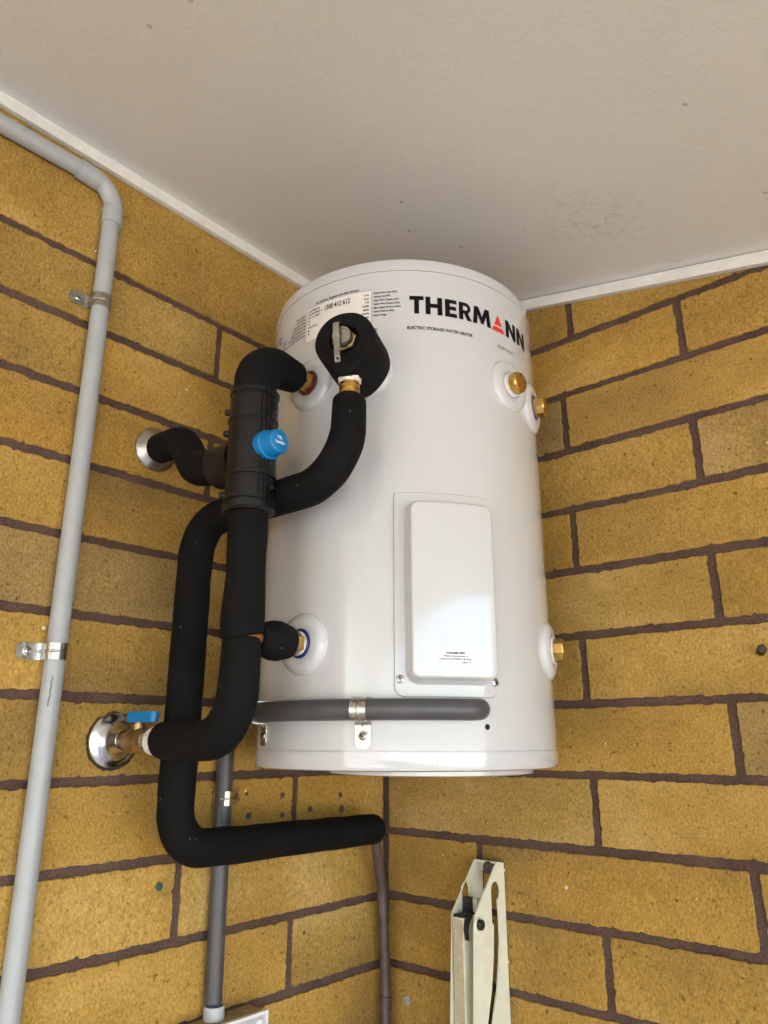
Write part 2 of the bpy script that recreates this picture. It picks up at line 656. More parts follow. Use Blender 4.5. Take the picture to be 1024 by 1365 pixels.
def zc(x):                      # underside of the raked ceiling
    return 0.180 - 0.2215 * x


EAVE = 1.85
bm = bmesh.new()
prism(bm, [(-0.14, 0.14, zc(-0.14)), (EAVE, 0.14, zc(EAVE)), (EAVE, 0.14, zc(EAVE) + 0.16), (-0.14, 0.14, zc(-0.14) + 0.5)], (0, -6.6, 0))  # unseen run behind the camera lengthened to cut sky light on the right wall
structure(obj('ceiling', bm, 'ceiling', smooth=0))

H_C = 0.100


def brick_mesh(name, L, H, seed, top_cut=None):
    """one brick, face in the xz plane looking to -y, ragged arrises; origin at the centre of its face"""
    rnd = random.Random(seed)
    bm = bmesh.new()
    hl, hh = L / 2, H / 2
    cr = 0.0012 + 0.0015 * rnd.random()
    step = 0.0044
    pts = []
    def side(p, q, nx, nz):
        n = max(2, int((Vector(q) - Vector(p)).length / step))
        for i in range(n + 1):
            f = i / n
            pts.append((p[0] + (q[0] - p[0]) * f, p[1] + (q[1] - p[1]) * f, nx, nz, 0.15 if i in (0, n) else 1.0))
    side((-hl + cr, -hh), (hl - cr, -hh), 0, -1); side((hl, -hh + cr), (hl, hh - cr), 1, 0)
    side((hl - cr, hh), (-hl + cr, hh), 0, 1); side((-hl, hh - cr), (-hl, -hh + cr), -1, 0)
    front, mid, back = [], [], []
    prev = 0.0
    for i, (x, z, nx, nz, amp) in enumerate(pts):
        # ragged arris: sand-struck edge with the odd bite out of it, moved only square to its side
        r_ = (rnd.random() - 0.5) * 0.0026
        j = mnoise.noise(Vector((x * 55 + seed * 3.1, z * 55, seed))) * 0.0007 + 0.6 * r_ + 0.4 * prev
        prev = r_
        if rnd.random() < 0.035:
            j -= 0.0030 * rnd.random()
        j *= amp
        ins = 0.0007 + 0.0006 * rnd.random()
        front.append(bm.verts.new((x + nx * (j - ins), 0, z + nz * (j - ins))))
        mid.append(bm.verts.new((x + nx * j, 0.0007, z + nz * j)))
        back.append(bm.verts.new((x + nx * j, 0.012, z + nz * j)))
    n = len(pts)
    # face: a straight inner ring facing each point of the ragged outline, then vertical strips
    d_ = 0.011
    inner = []
    for x, z, nx, nz, amp in pts:
        inner.append(bm.verts.new((nx * (hl - d_) if nx else x * (hl - d_) / hl, 0, nz * (hh - d_) if nz else z * (hh - d_) / hh)))
    for i in range(n):
        bm.faces.new((front[i], front[(i + 1) % n], inner[(i + 1) % n], inner[i]))
    sd = {}
    for v, p in zip(inner, pts):
        sd.setdefault((p[2], p[3]), []).append(v)
    bo, ri, to, le = sd[(0, -1)], sd[(1, 0)], sd[(0, 1)][::-1], sd[(-1, 0)]
    for i in range(len(bo) - 1):
        bm.faces.new((bo[i], bo[i + 1], to[i + 1], to[i]))
    for k in range(len(ri) - 1):
        bm.faces.new((bo[-1], ri[k], ri[k + 1]))
    bm.faces.new((bo[-1], ri[-1], to[-1]))
    for k in range(len(le) - 1):
        bm.faces.new((to[0], le[k], le[k + 1]))
    bm.faces.new((to[0], le[-1], bo[0]))
    for A, B in ((front, mid), (mid, back)):
        for i in range(n):
            bm.faces.new((A[i], B[i], B[(i + 1) % n], A[(i + 1) % n]))
    bmesh.ops.recalc_face_normals(bm, faces=bm.faces)
    me = bpy.data.meshes.new(name)
    bm.to_mesh(me)
    bm.free()
    me.materials.append(M['brick'])
    return me


FULL = [brick_mesh('brick', 0.3905, 0.0882, s) for s in range(10)]
CUT = {}


def brick_wall(name, label, rotz, rows, sgn, length, top):
    """rows: {n: list of joint positions}; u runs away from the corner; sgn = direction of u along local x"""
    w = thing(name, label, 'brick wall', (0, 0, GZ))
    w.rotation_euler = (0, 0, rotz)
    # mortar sheet, recessed behind the brick faces, 0.1 m thick
    bm = bmesh.new()
    us = [0.0 - 0.11 * (sgn > 0), length]
    poly = [(sgn * us[0], 0.0032, 0), (sgn * us[1], 0.0032, 0), (sgn * us[1], 0.0032, top(us[1]) - GZ), (sgn * us[0], 0.0032, top(us[0]) - GZ)]
    prism(bm, poly, (0, 0.1, 0))
    bmesh.ops.recalc_face_normals(bm, faces=bm.faces)
    me = bpy.data.meshes.new('mortar')
    bm.to_mesh(me); bm.free()
    me.materials.append(M['mortar'])
    mo = bpy.data.objects.new('mortar', me)
    col.objects.link(mo)
    mo.parent = w
    for n, (z0, z1, joints) in rows.items():
        js = sorted(set([0.0] + [j for j in joints if 0.03 < j < length] + [length]))
        for a, b in zip(js, js[1:]):
            z1c = z1
            if z0 > top(a) + 0.02:
                continue
            ja = 0.0065 if a == 0 else 0.0061
            L = b - a - ja - 0.0061
            H = z1 - z0 - 0.0118
            key = (round(L, 3), round(H, 3))
            if abs(L - 0.3905) < 0.004 and abs(H - 0.0882) < 0.002:
                me = random.choice(FULL)
            else:
                if key not in CUT:
                    CUT[key] = [brick_mesh('brick', L, H, 50 + len(CUT) * 3 + i) for i in range(2)]
                me = random.choice(CUT[key])
            o = bpy.data.objects.new('brick', me)
            col.objects.link(o)
            o.parent = w
            o.location = (sgn * (a + ja + L / 2), random.uniform(-0.0006, 0.0006), (z0 + z1) / 2 - GZ + random.uniform(-0.0006, 0.0006))
            o.rotation_euler = (random.uniform(-0.004, 0.004), random.uniform(-0.002, 0.002) + (PI if False else 0), random.uniform(-0.002, 0.002))
    return w


def rows_for(even, odd, length, special):
    rows = {}
    n = -2
    while -(n + 1) * H_C > GZ - 0.1:
        base = even if n % 2 == 0 else odd
        js = []
        j = base
        while j < length:
            js.append(j)
            j += 0.4027
        z0, z1 = -(n + 1) * H_C, -n * H_C
        if n in special:
            rows[n] = special[n]
        else:
            rows[n] = (max(z0, GZ), z1, js)
        n += 1
    return rows


right_rows = rows_for(0.192, -0.0095, 2.6, {-1: (0.0, H_C, [0.0145, 0.4165, 0.82, 1.22])})
brick_wall('brick_wall', 'ochre brick wall to the right of the water heater, under the sloping ceiling edge', 0.0, right_rows, 1, 2.6, lambda u: zc(u) + 0.05)
left_rows = rows_for(0.0124, 0.2138, 4.0, {-1: (0.0, 0.176, [0.845, 1.03, 1.43, 1.83, 2.24, 2.64, 3.04, 3.45, 3.85])})
del left_rows[-2]
brick_wall('brick_wall', 'ochre brick wall to the left of the water heater, carrying the pipes and conduits', PI / 2, left_rows, -1, 4.0, lambda u: 0.19)

# timber beads between ceiling and walls
bm = bmesh.new()
box(bm, (0.0005, -4.0, 0.1585), (0.0105, -0.0005, 0.1790), 0.0016)
for v in bm.verts:
    v.co.z += 0.0005 * mnoise.noise(Vector((0, v.co.y * 9, 0)))
o = obj('ceiling_trim', bm, 'trim')
tag(o, 'cream painted timber bead along the top of the left brick wall', 'ceiling trim')
bm = bmesh.new()
x0, x1 = 0.011, EAVE
nrmv = Vector((-0.2215, 0, -1)).normalized()
pts = []
prism(bm, [(x0, -0.0005, zc(x0) - 0.0016), (x1, -0.0005, zc(x1) - 0.0016), (x1, -0.0005, zc(x1) - 0.0225), (x0, -0.0005, zc(x0) - 0.0205)], (0, -0.0105, 0))
bmesh.ops.bevel(bm, geom=[e for e in bm.edges], offset=0.0014, segments=2, affect='EDGES', profile=0.7)
o = obj('ceiling_trim', bm, 'trim')
tag(o, 'cream painted timber bead sloping down along the top of the right brick wall', 'ceiling trim')

# yard fence that mirrors in the enamel
fx = 4.6
fence = thing('steel_fence', 'cream corrugated steel fence across the yard, mirrored in the white enamel', 'fence', (fx, -2, GZ))
prof = []
for k in range(8):
    prof += [(k * 0.2, 0.0), (k * 0.2 + 0.06, 0.0), (k * 0.2 + 0.10, 0.035), (k * 0.2 + 0.16, 0.035)]
fpts = [(x, y) for x, y in prof] + [(1.6, 0.0)]
pm = None
for i in range(9):
    if pm is None:
        bm = bmesh.new()
        outer = [(y, x, 0) for x, y in fpts] + [(y + 0.004, x, 0) for x, y in fpts[::-1]]
        prism(bm, outer, (0, 0, 1.35))
        bmesh.ops.recalc_face_normals(bm, faces=bm.faces)
        pm = bpy.data.meshes.new('panel')
        bm.to_mesh(pm); bm.free()
        pm.materials.append(M['fence'])
    o = bpy.data.objects.new('panel', pm)
    col.objects.link(o)
    o.parent = fence
    o.location = (0, -7 + i * 1.62, 0.03)

for i in range(6):
    bm = bmesh.new()
    y_ = -9.0 + i * 3.24 - 0.02
    box(bm, (fx - 0.05, y_ - 0.035, GZ), (fx + 0.03, y_ + 0.035, GZ + 1.46), 0.004)
    obj('post', bm, 'dark_steel', fence)

# ------------------------------------------------------------------ water heater
ZT, ZS, ZB, ZBS = -0.033, -0.0529, -0.6850, -0.6635
WH = thing('water_heater', 'white enamel electric storage water heater mounted in the brick corner', 'water heater', (HX, HY, ZB))
AX = (0, 0, 1)
SEG = 160
bm = bmesh.new()
lathe(bm, (HX, HY, 0), AX, [(ZBS - 0.004, 0.19), (ZBS - 0.004, HR - 0.0016), (ZBS + 0.0004, HR - 0.0016), (ZBS + 0.0005, HR), (ZS - 0.0005, HR), (ZS - 0.0004, HR - 0.0016), (ZS + 0.004, HR - 0.0016), (ZS + 0.004, 0.19)], SEG)
obj('tank_shell', bm, 'enamel', WH)
bm = bmesh.new()
r1 = HR + 0.0003
lathe(bm, (HX, HY, 0), AX, [(ZS + 0.0005, HR - 0.0016), (ZS + 0.0005, r1), (ZT - 0.006, r1), (ZT - 0.002, r1 - 0.0016), (ZT, r1 - 0.006), (ZT, 0)], SEG)
obj('top_cap', bm, 'enamel', WH)
bm = bmesh.new()
lathe(bm, (HX, HY, 0), AX, [(ZBS - 0.0005, HR - 0.0016), (ZBS - 0.0005, r1), (ZB + 0.005, r1), (ZB + 0.0015, r1 - 0.0015), (ZB, r1 - 0.006), (ZB, 0)], SEG)
obj('bottom_cap', bm, 'enamel', WH)
bm = bmesh.new()
lathe(bm, (HX + 0.026, HY + 0.020, 0), AX, [(ZB, 0), (ZB, 0.136), (ZB - 0.0065, 0.136), (ZB - 0.0075, 0.134), (ZB - 0.0075, 0)], 96)
obj('base_plate', bm, 'enamel', WH)
# wall bracket behind the tank
for zb_ in (-0.66, -0.12):
    bm = bmesh.new()
    box(bm, (0.003, -0.300, zb_ - 0.018), (0.0075, -0.07, zb_ + 0.014), 0.001)
    box(bm, (0.07, -0.0075, zb_ - 0.014), (0.29, -0.003, zb_ + 0.014), 0.001)
    box(bm, (0.0076, -0.27, zb_ - 0.012), (0.05, -0.262, zb_ + 0.012), 0.001)
    box(bm, (0.262, -0.05, zb_ - 0.012), (0.27, -0.0076, zb_ + 0.012), 0.001)
    obj('wall_bracket', bm, 'dark_steel', WH)


def port(a, z, kind):
    """white dished collar with a fitting in it"""
    o_, n_ = cyl(a, z), nrm(a)
    bm = bmesh.new()
    prof = [(-0.006, 0.0370), (0.0002, 0.0370), (0.0022, 0.0360), (0.0052, 0.031), (0.0066, 0.0255), (0.0066, 0.021), (0.0055, 0.0178), (0.001, 0.0172), (-0.004, 0.0172)]
    lathe(bm, o_, n_, prof, 48)
    c = obj('port_collar', bm, 'collar', WH)
    ring = {'hot': 'red_ring', 'inlet': 'blue_ring', 'plug': 'white_plastic', 'plug2': 'purple_ring', 'low': 'white_plastic', 'relief': 'white_plastic'}[kind]
    bm = bmesh.new()
    lathe(bm, o_, n_, [(-0.002, 0.017), (0.006, 0.017), (0.0072, 0.0160), (0.0072, 0.0125), (0.004, 0.0115), (-0.002, 0.0115)], 40)
    obj('sealing_ring', bm, ring, c)
    if kind in ('plug', 'plug2', 'low'):
        bm = bmesh.new()
        if kind == 'plug':
            lathe(bm, o_, n_, [(0.0, 0.0105), (0.008, 0.0105), (0.008, 0.0125), (0.0095, 0.0138), (0.0185, 0.0138), (0.0205, 0.0125), (0.0210, 0.0), ], 36)
            for i in range(24):
                f = 2 * PI * i / 24
                xx, yy, aa = frame(n_)
                p = o_ + aa * 0.014 + (xx * math.cos(f) + yy * math.sin(f)) * 0.0136
                lathe(bm, p - aa * 0.004, aa, [(0, 0), (0, 0.0011), (0.008, 0.0011), (0.008, 0)], 6)
        else:
            lathe(bm, o_, n_, [(0.0, 0.0125), (0.008, 0.0125), (0.008, 0.0150), (0.0185, 0.0150), (0.0205, 0.0138), (0.0215, 0.0120), (0.0215, 0.0)], 8, rot=0.3)
        obj('brass_plug', bm, 'brass', c)
        bm = bmesh.new()
        lathe(bm, o_, n_, [(0.002, 0.0135), (0.0065, 0.0142), (0.009, 0.0128), (0.009, 0.010)], 30)
        obj('thread_tape', bm, 'tape', c)
    elif kind in ('hot', 'inlet'):
        bm = bmesh.new()
        lathe(bm, o_, n_, [(0.0, 0.0105), (0.007, 0.0105), (0.0072, 0.0135), (0.0075, 0.0142), (0.0190, 0.0142), (0.0195, 0.0132), (0.0195, 0.010), (0.032, 0.010), (0.032, 0)], 6, rot=0.4)
        obj('brass_nut', bm, 'brass', c, smooth=0.3)
        if kind == 'inlet':
            bm = bmesh.new()
            lathe(bm, o_, n_, [(0.002, 0.0140), (0.0085, 0.0145), (0.0100, 0.0120), (0.0100, 0.010)], 30)
            obj('thread_tape', bm, 'tape', c)
    return c


port(-88.2, -0.1985, 'hot')
port(-88.0, -0.5420, 'inlet')
port(-64.5, -0.2000, 'relief')
port(-4.5, -0.1955, 'plug')
port(15.5, -0.2010, 'plug2')
port(19.0, -0.5410, 'low')

# element cover: flange sheet and raised box wrapped on the tank
EC_A0, EC_A1, EC_Z0, EC_Z1 = -53.7, -18.4, -0.6055, -0.3670


def sheet(a0, a1, z0, z1, hfun, na, nz):
    bm = bmesh.new()
    g = [[bm.verts.new(cyl(a0 + (a1 - a0) * i / na, z0 + (z1 - z0) * j / nz, HR + hfun(i / na, j / nz))) for j in range(nz + 1)] for i in range(na + 1)]
    for i in range(na):
        for j in range(nz):
            bm.faces.new((g[i][j], g[i + 1][j], g[i + 1][j + 1], g[i][j + 1]))
    return bm


bm = bmesh.new()
W_, Hh = R(EC_A1 - EC_A0) * HR, EC_Z1 - EC_Z0
rc = 0.012
o2 = arc(W_ - rc, rc, rc, -90, 0, 6) + [(W_, Hh - 0.002)] + arc(W_ - 0.003, Hh - 0.003, 0.003, 0, 90, 3) + arc(0.003, Hh - 0.003, 0.003, 90, 180, 3) + arc(rc, rc, rc, 180, 270, 6)
t = bmesh.new()
holed_plate(t, [(x, y, 0) for x, y in o2], [], (0, 0, 0.0016))
zz = {v.index: v.co.z for v in t.verts}
xs = [k * 0.004 for k in range(1, int(W_ / 0.004) + 1)]
for x in xs:
    bmesh.ops.bisect_plane(t, geom=t.verts[:] + t.edges[:] + t.faces[:], plane_co=(x, 0, 0), plane_no=(1, 0, 0), dist=1e-6)
for v in t.verts:
    v.co = cyl(EC_A0 + math.degrees(v.co.x / HR), EC_Z0 + v.co.y, HR + 0.0001 + v.co.z)
merge(bm, t)
EC = obj('element_cover', bm, 'enamel', WH, smooth=0.35)
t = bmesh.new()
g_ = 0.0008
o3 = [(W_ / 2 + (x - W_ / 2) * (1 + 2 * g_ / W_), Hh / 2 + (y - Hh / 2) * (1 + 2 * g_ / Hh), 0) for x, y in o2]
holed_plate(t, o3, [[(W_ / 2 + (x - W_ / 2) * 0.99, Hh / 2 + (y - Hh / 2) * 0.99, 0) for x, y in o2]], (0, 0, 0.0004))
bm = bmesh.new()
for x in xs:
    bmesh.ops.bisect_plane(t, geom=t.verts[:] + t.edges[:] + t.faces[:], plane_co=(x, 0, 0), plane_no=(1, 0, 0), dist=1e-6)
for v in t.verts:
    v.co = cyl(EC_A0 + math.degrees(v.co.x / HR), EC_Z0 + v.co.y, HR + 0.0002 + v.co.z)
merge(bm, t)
obj('cover_shadow_line', bm, 'grey_ink', EC, smooth=0)  # dark grey ring painted in as the shadow line of the flange edge
CA0, CA1, CZ0, CZ1 = -50.4, -20.3, -0.5930, -0.3775
CW, CH = R(CA1 - CA0) * HR, CZ1 - CZ0


def coverh(u, v):
    x, y = (u - 0.5) * CW, (v - 0.5) * CH
    rcn = 0.016
    qx, qy = abs(x) - (CW / 2 - rcn), abs(y) - (CH / 2 - rcn)
    d = math.hypot(max(qx, 0), max(qy, 0)) + min(max(qx, qy), 0) - rcn      # <0 inside
    t_ = min(1, max(0, -d / 0.0085))
    # nearly flat sloping wall with a rounded top edge and a small toe fillet
    if t_ < 0.12:
        s = t_ * t_ / 0.24
    elif t_ < 0.45:
        s = 0.06 + (t_ - 0.12) * 1.75
    else:
        k = (t_ - 0.45) / 0.55
        s = 0.6375 + 0.3625 * math.sin(k * PI / 2)
    return 0.0012 + 0.0225 * s


bm = sheet(CA0, CA1, CZ0, CZ1, coverh, 90, 150)
cb = obj('cover_box', bm, 'enamel', EC, smooth=0)
cb.data.shade_smooth()
HF = HR + 0.0237
for a_, z_ in ((-52.0, -0.5865), (-19.7, -0.5885)):
    bm = bmesh.new()
    c_, n_ = cyl(a_, z_, HR + 0.0017), nrm(a_)
    lathe(bm, c_, n_, [(0, 0.0046), (0.0014, 0.0044), (0.0022, 0.0030), (0.0023, 0.0)], 24)
    s = obj('screw', bm, 'zinc', EC)
    bm = bmesh.new()
    for ang in (25, 115):
        d = tgt(a_) * math.cos(R(ang)) + V(0, 0, 1) * math.sin(R(ang))
        e = n_.cross(d)
        p = c_ + n_ * 0.0024
        prism(bm, [p - d * 0.0024 - e * 0.0005, p + d * 0.0024 - e * 0.0005, p + d * 0.0024 + e * 0.0005, p - d * 0.0024 + e * 0.0005], n_ * 0.0001)
        c_ = c_ + n_ * 0.00012
    obj('screw_slot', bm, 'dark_hole', EC)


def wrapped(t, a0, z0, r, name, mat, parent):
    bm = bmesh.new()
    to_cyl(t, a0, z0, r)
    merge(bm, t)
    return obj(name, bm, mat, parent, smooth=0)


def rect_bm(x0, y0, x1, y1):
    t = bmesh.new()
    t.faces.new([t.verts.new(p) for p in ((x0, y0, 0), (x1, y0, 0), (x1, y1, 0), (x0, y1, 0))])
    return t


def wrap_text(s, a0, z0, size, mat, parent, r=HR + 0.0004, name='printed_text', **k):
    return wrapped(text_bm(s, size, **k), a0, z0, r, name, mat, parent)


# warning sticker on the cover
kf = HF / HR
st = wrapped(rect_bm(0, 0, 0.0335, 0.0145), -40.6, -0.5720, HF + 0.0004, 'warning_sticker', 'white_ink', EC)
for s_, dy, sz, b_ in (('DANGER 240V', 0.0112, 0.0030, 0.00012), ('Please ensure power is', 0.0081, 0.0027, 0.00004), ('disconnected before opening', 0.0050, 0.0027, 0.00004)):
    t = text_bm(s_, sz, bold=b_, align='CENTER')
    w_ = max(v.co.x for v in t.verts) - min(v.co.x for v in t.verts)
    f = min(1.0, 0.031 / w_)
    for v in t.verts:
        v.co.x = v.co.x * f + 0.0165
    wrapped(t, -40.6, -0.5720 + dy, HF + 0.0007, 'printed_text', 'ink', EC)
t = text_bm('REV1  A', 0.0026, bold=0.00004)
for v in t.verts:
    v.co.x += 0.0235
wrapped(t, -40.6, -0.5720 + 0.0012, HF + 0.0007, 'printed_text', 'ink', EC)
# faint triangular mark above the sticker
t = bmesh.new()
for tri in (((0, 0), (0.0085, 0), (0.0078, 0.0018), (0.0008, 0.0018)), ((0.0012, 0.0026), (0.0074, 0.0026), (0.0043, 0.0082))):
    t.faces.new([t.verts.new((x, y, 0)) for x, y in tri])
wrapped(t, -40.2, -0.5535, HF + 0.0004, 'moulded_mark', 'label_panel', EC)

# ---- printed maker's name, letters drawn as polygons (unit height)
s_ = 0.25


def letterR():
    outer = [(0, 0), (0, 1), (0.36, 1)] + [(x, y) for x, y in arc(0.40, 0.69, 0.31, 88, -62, 12)] + [(0.78, 0), (0.48, 0), (0.31, 0.36), (0.25, 0.36), (0.25, 0)]
    hole = [(0.25, 0.56), (0.25, 0.80), (0.37, 0.80)] + arc(0.39, 0.68, 0.12, 85, -85, 8) + [(0.37, 0.56)]
    return outer, [hole]


LET = {
    'T': ([(0.245, 0), (0.245, 0.77), (0, 0.77), (0, 1), (0.745, 1), (0.745, 0.77), (0.50, 0.77), (0.50, 0)], []),
    'H': ([(0, 0), (0, 1), (0.26, 1), (0.26, 0.62), (0.62, 0.62), (0.62, 1), (0.88, 1), (0.88, 0), (0.62, 0), (0.62, 0.39), (0.26, 0.39), (0.26, 0)], []),
    'E': ([(0, 0), (0, 1), (0.64, 1), (0.64, 0.78), (0.26, 0.78), (0.26, 0.62), (0.60, 0.62), (0.60, 0.40), (0.26, 0.40), (0.26, 0.22), (0.64, 0.22), (0.64, 0)], []),
    'R': letterR(),
    'M': ([(0, 0), (0.10, 1), (0.36, 1), (0.56, 0.46), (0.76, 1), (1.02, 1), (1.12, 0), (0.87, 0), (0.82, 0.55), (0.64, 0.06), (0.48, 0.06), (0.30, 0.55), (0.25, 0)], []),
    'N': ([(0, 0), (0, 1), (0.25, 1), (0.62, 0.42), (0.62, 1), (0.88, 1), (0.88, 0), (0.63, 0), (0.26, 0.58), (0.26, 0)], []),
}
LH = 0.0266
for ch, a0, a1 in (('T', -47.6, -42.2), ('H', -41.5, -35.0), ('E', -33.9, -29.1), ('R', -28.2, -22.6), ('M', -22.2, -13.4), ('N', -4.6, 2.4), ('N', 3.5, 10.8)):
    outer, holes = LET[ch]
    wid = max(p[0] for p in outer)
    sx = R(a1 - a0) * HR / wid
    t = bmesh.new()
    edges = []
    for loop in [outer] + holes:
        vs = [t.verts.new((x * sx, y * LH, 0)) for x, y in loop]
        edges += [t.edges.new((vs[i], vs[(i + 1) % len(vs)])) for i in range(len(vs))]
    bmesh.ops.triangle_fill(t, use_beauty=True, use_dissolve=False, edges=edges)
    wrapped(t, a0, -0.1188, HR + 0.0004, 'printed_letter', 'ink', WH)
t = bmesh.new()
wA = R(7.4) * HR
for q in (((0, 0), (wA, 0), (wA * 0.865, 0.27), (wA * 0.135, 0.27)), ((wA * 0.19, 0.37), (wA * 0.81, 0.37), (wA * 0.5, 1.0))):
    t.faces.new([t.verts.new((x, y * LH, 0)) for x, y in q])
wrapped(t, -12.9, -0.1188, HR + 0.0004, 'printed_letter', 'red', WH)
wrap_text('TM', 11.6, -0.0950, 0.0032, 'ink', WH)


def fit_text(s, a0, a1, z0, cap, mat='ink', bold=0.0001, shear=0.0, parent=None, r=HR + 0.0004):
    """text whose capitals are cap high, squeezed or stretched between two angles"""
    t = text_bm(s, cap / 0.70, bold=bold, shear=shear)
    xs = [v.co.x for v in t.verts]
    w_ = max(xs) - min(xs)
    f = R(a1 - a0) * HR / w_
    m0 = min(xs)
    for v in t.verts:
        v.co.x = (v.co.x - m0) * f
    return wrapped(t, a0, z0, r, 'printed_text', mat, parent or WH)


fit_text('ELECTRIC STORAGE WATER HEATER', -48.6, -22.6, -0.1420, 0.0044, bold=0.00018, shear=0.12)
fit_text('RELIEF VALVE', -10.4, -0.3, -0.1435, 0.0056, bold=0.00005, shear=0.15, mat='grey_ink')
fit_text('RELIEF VALVE', -73.0, -59.6, -0.1440, 0.0056, bold=0.00008, shear=0.15, mat='ink')

# rating panel
PA0, PA1, PZ0, PZ1 = -91.6, -61.9, -0.1322, -0.0803
pw, ph = R(PA1 - PA0) * HR, PZ1 - PZ0
wrapped(rect_bm(0, 0, pw, ph), PA0, PZ0, HR + 0.00035, 'rating_panel', 'label_panel', WH)
t = bmesh.new()
holed_plate(t, [(0, 0, 0), (pw, 0, 0), (pw, ph, 0), (0, ph, 0)], [[(0.0005, 0.0005, 0), (pw - 0.0005, 0.0005, 0), (pw - 0.0005, ph - 0.0005, 0), (0.0005, ph - 0.0005, 0)]], (0, 0, 0.00001))
wrapped(t, PA0, PZ0, HR + 0.0006, 'panel_border', 'grey_ink', WH)
fit_text('For Advice, Repairs and Fast Service', -86.6, -67.0, -0.0785, 0.0036, bold=0.00012)
fit_text('1300 412 612', -81.9, -70.6, -0.0940, 0.0078, bold=0.0002, r=HR + 0.0007)
for i, (s_, a1) in enumerate((('Rated Power Input (kW)', -52.2), ('Heating Unit (kW)', -54.8), ('Rated Valve Capacity (kW)', -51.5), ('Rated Valve Pressure (kPa)', -51.2), ('Max. Supply Pressure (kPa)', -50.9), ('Rated Pressure (kPa)', -53.4), ('Rated Voltage', -56.2))):
    fit_text(s_, -61.1, a1, -0.0868 - i * 0.0056, 0.0028, bold=0.00010)
for i, (s_, da) in enumerate((('3.6', 1.9), ('3.6', 1.9), ('10', 1.3), ('1000', 2.6), ('800', 2.2), ('1000', 2.7), ('220-240', 4.6))):
    fit_text(s_, -63.0 - da, -63.0, -0.0885 - i * 0.0056, 0.0028, bold=0.00010, r=HR + 0.0007)
for i, (s_, da) in enumerate((('50THM136', 6.2), ('00146298011', 7.0), ('29.11.2021', 6.4), ('50', 1.0), ('50', 1.0), ('VERTICAL', 5.0), ('1', 0.8), ('40', 1.0))):
    fit_text(s_, -90.6, -90.6 + da, -0.0872 - i * 0.0050, 0.0028, bold=0.00010, r=HR + 0.0007)
for i, (s_, da) in enumerate((('Model Number', 5.6), ('Serial Number', 5.4), ('Manufacture Date', 7.6), ('Hot Water Delivery (l)', 9.0), ('Rated Capacity (l)', 9.4), ('Element Mounting Type', 11.2), ('Circuit connection and water inlet marking', 19.0))):
    fit_text(s_, -92.6 - da, -92.6, -0.0890 - i * 0.0052, 0.0028, bold=0.00010)
# approval marks at the far left of the panel: an outlined drop and a tick
t = bmesh.new()
drop = [(0, -0.009)] + arc(0, -0.001, 0.0055, -60, 200, 14)
holed_plate(t, [(x, y, 0) for x, y in drop], [[(x * 0.72, y * 0.72, 0) for x, y in drop]], (0, 0, 0.00001))
wrapped(t, -113.0, -0.0930, HR + 0.0004, 'printed_mark', 'ink', WH)
t = bmesh.new()
t.faces.new([t.verts.new((x, y, 0)) for x, y in ((-0.007, -0.003), (-0.004, -0.0045), (0.0, -0.009), (0.0085, 0.010), (0.006, 0.010), (-0.0005, -0.003), (-0.0045, -0.0005))])
wrapped(t, -109.6, -0.1150, HR + 0.0004, 'printed_mark', 'ink', WH)
# small drilled hole at the bottom
bm = bmesh.new()
lathe(bm, cyl(-23.0, -0.6376, HR + 0.0002), nrm(-23), [(0, 0.0032), (0.0002, 0.0032), (0.0002, 0)], 20)
obj('drain_hole', bm, 'dark_hole', WH)

# ------------------------------------------------------------------ pressure relief valve with foam jacket
RA, RZ = -64.5, -0.2000
rn, rt = nrm(RA), tgt(RA)
ro = cyl(RA, RZ)
RV = thing('relief_valve', 'pressure relief valve with metal lever, wrapped in a thick black foam block', 'relief valve', ro + rn * 0.01)
bm = bmesh.new()
FR = 0.0385
# jacket: hollow at its front so the valve head sits in a dark well
prof = [(0.009, 0.0), (0.009, 0.034), (0.012, FR - 0.001), (0.02, FR), (0.080, FR - 0.001), (0.0835, FR - 0.0035), (0.0845, FR - 0.006), (0.0835, 0.0185), (0.072, 0.0175), (0.072, 0.0)]
lathe(bm, ro, rn, prof, 56)
for v in bm.verts:
    d = v.co - ro
    r_ = d - rn * d.dot(rn)
    if r_.length > 0.03 and r_.z < 0:      # the block is pulled to a blunt wedge towards the outlet
        f = (-r_.z / FR)
        v.co.z -= 0.0065 * f ** 3
        v.co -= rt * (r_.dot(rt)) * 0.13 * f ** 2
    v.co += r_.normalized() * 0.0008 * mnoise.noise(v.co * 40) if r_.length > 0.02 else Vector()
obj('foam_jacket', bm, 'foam', RV)
bm = bmesh.new()
lathe(bm, ro, rn, [(0.0723, 0.0150), (0.0835, 0.0150), (0.0845, 0.0140), (0.0845, 0.0)], 6, rot=0.2)
obj('hexagon_nut', bm, 'dull_brass', RV, smooth=0.3)
bm = bmesh.new()
lathe(bm, ro, rn, [(0.0846, 0.0120), (0.093, 0.0118), (0.0945, 0.0108), (0.0945, 0.0085), (0.0935, 0.0080), (0.0935, 0.0)], 32)
obj('valve_cap', bm, 'zinc_dull', RV)
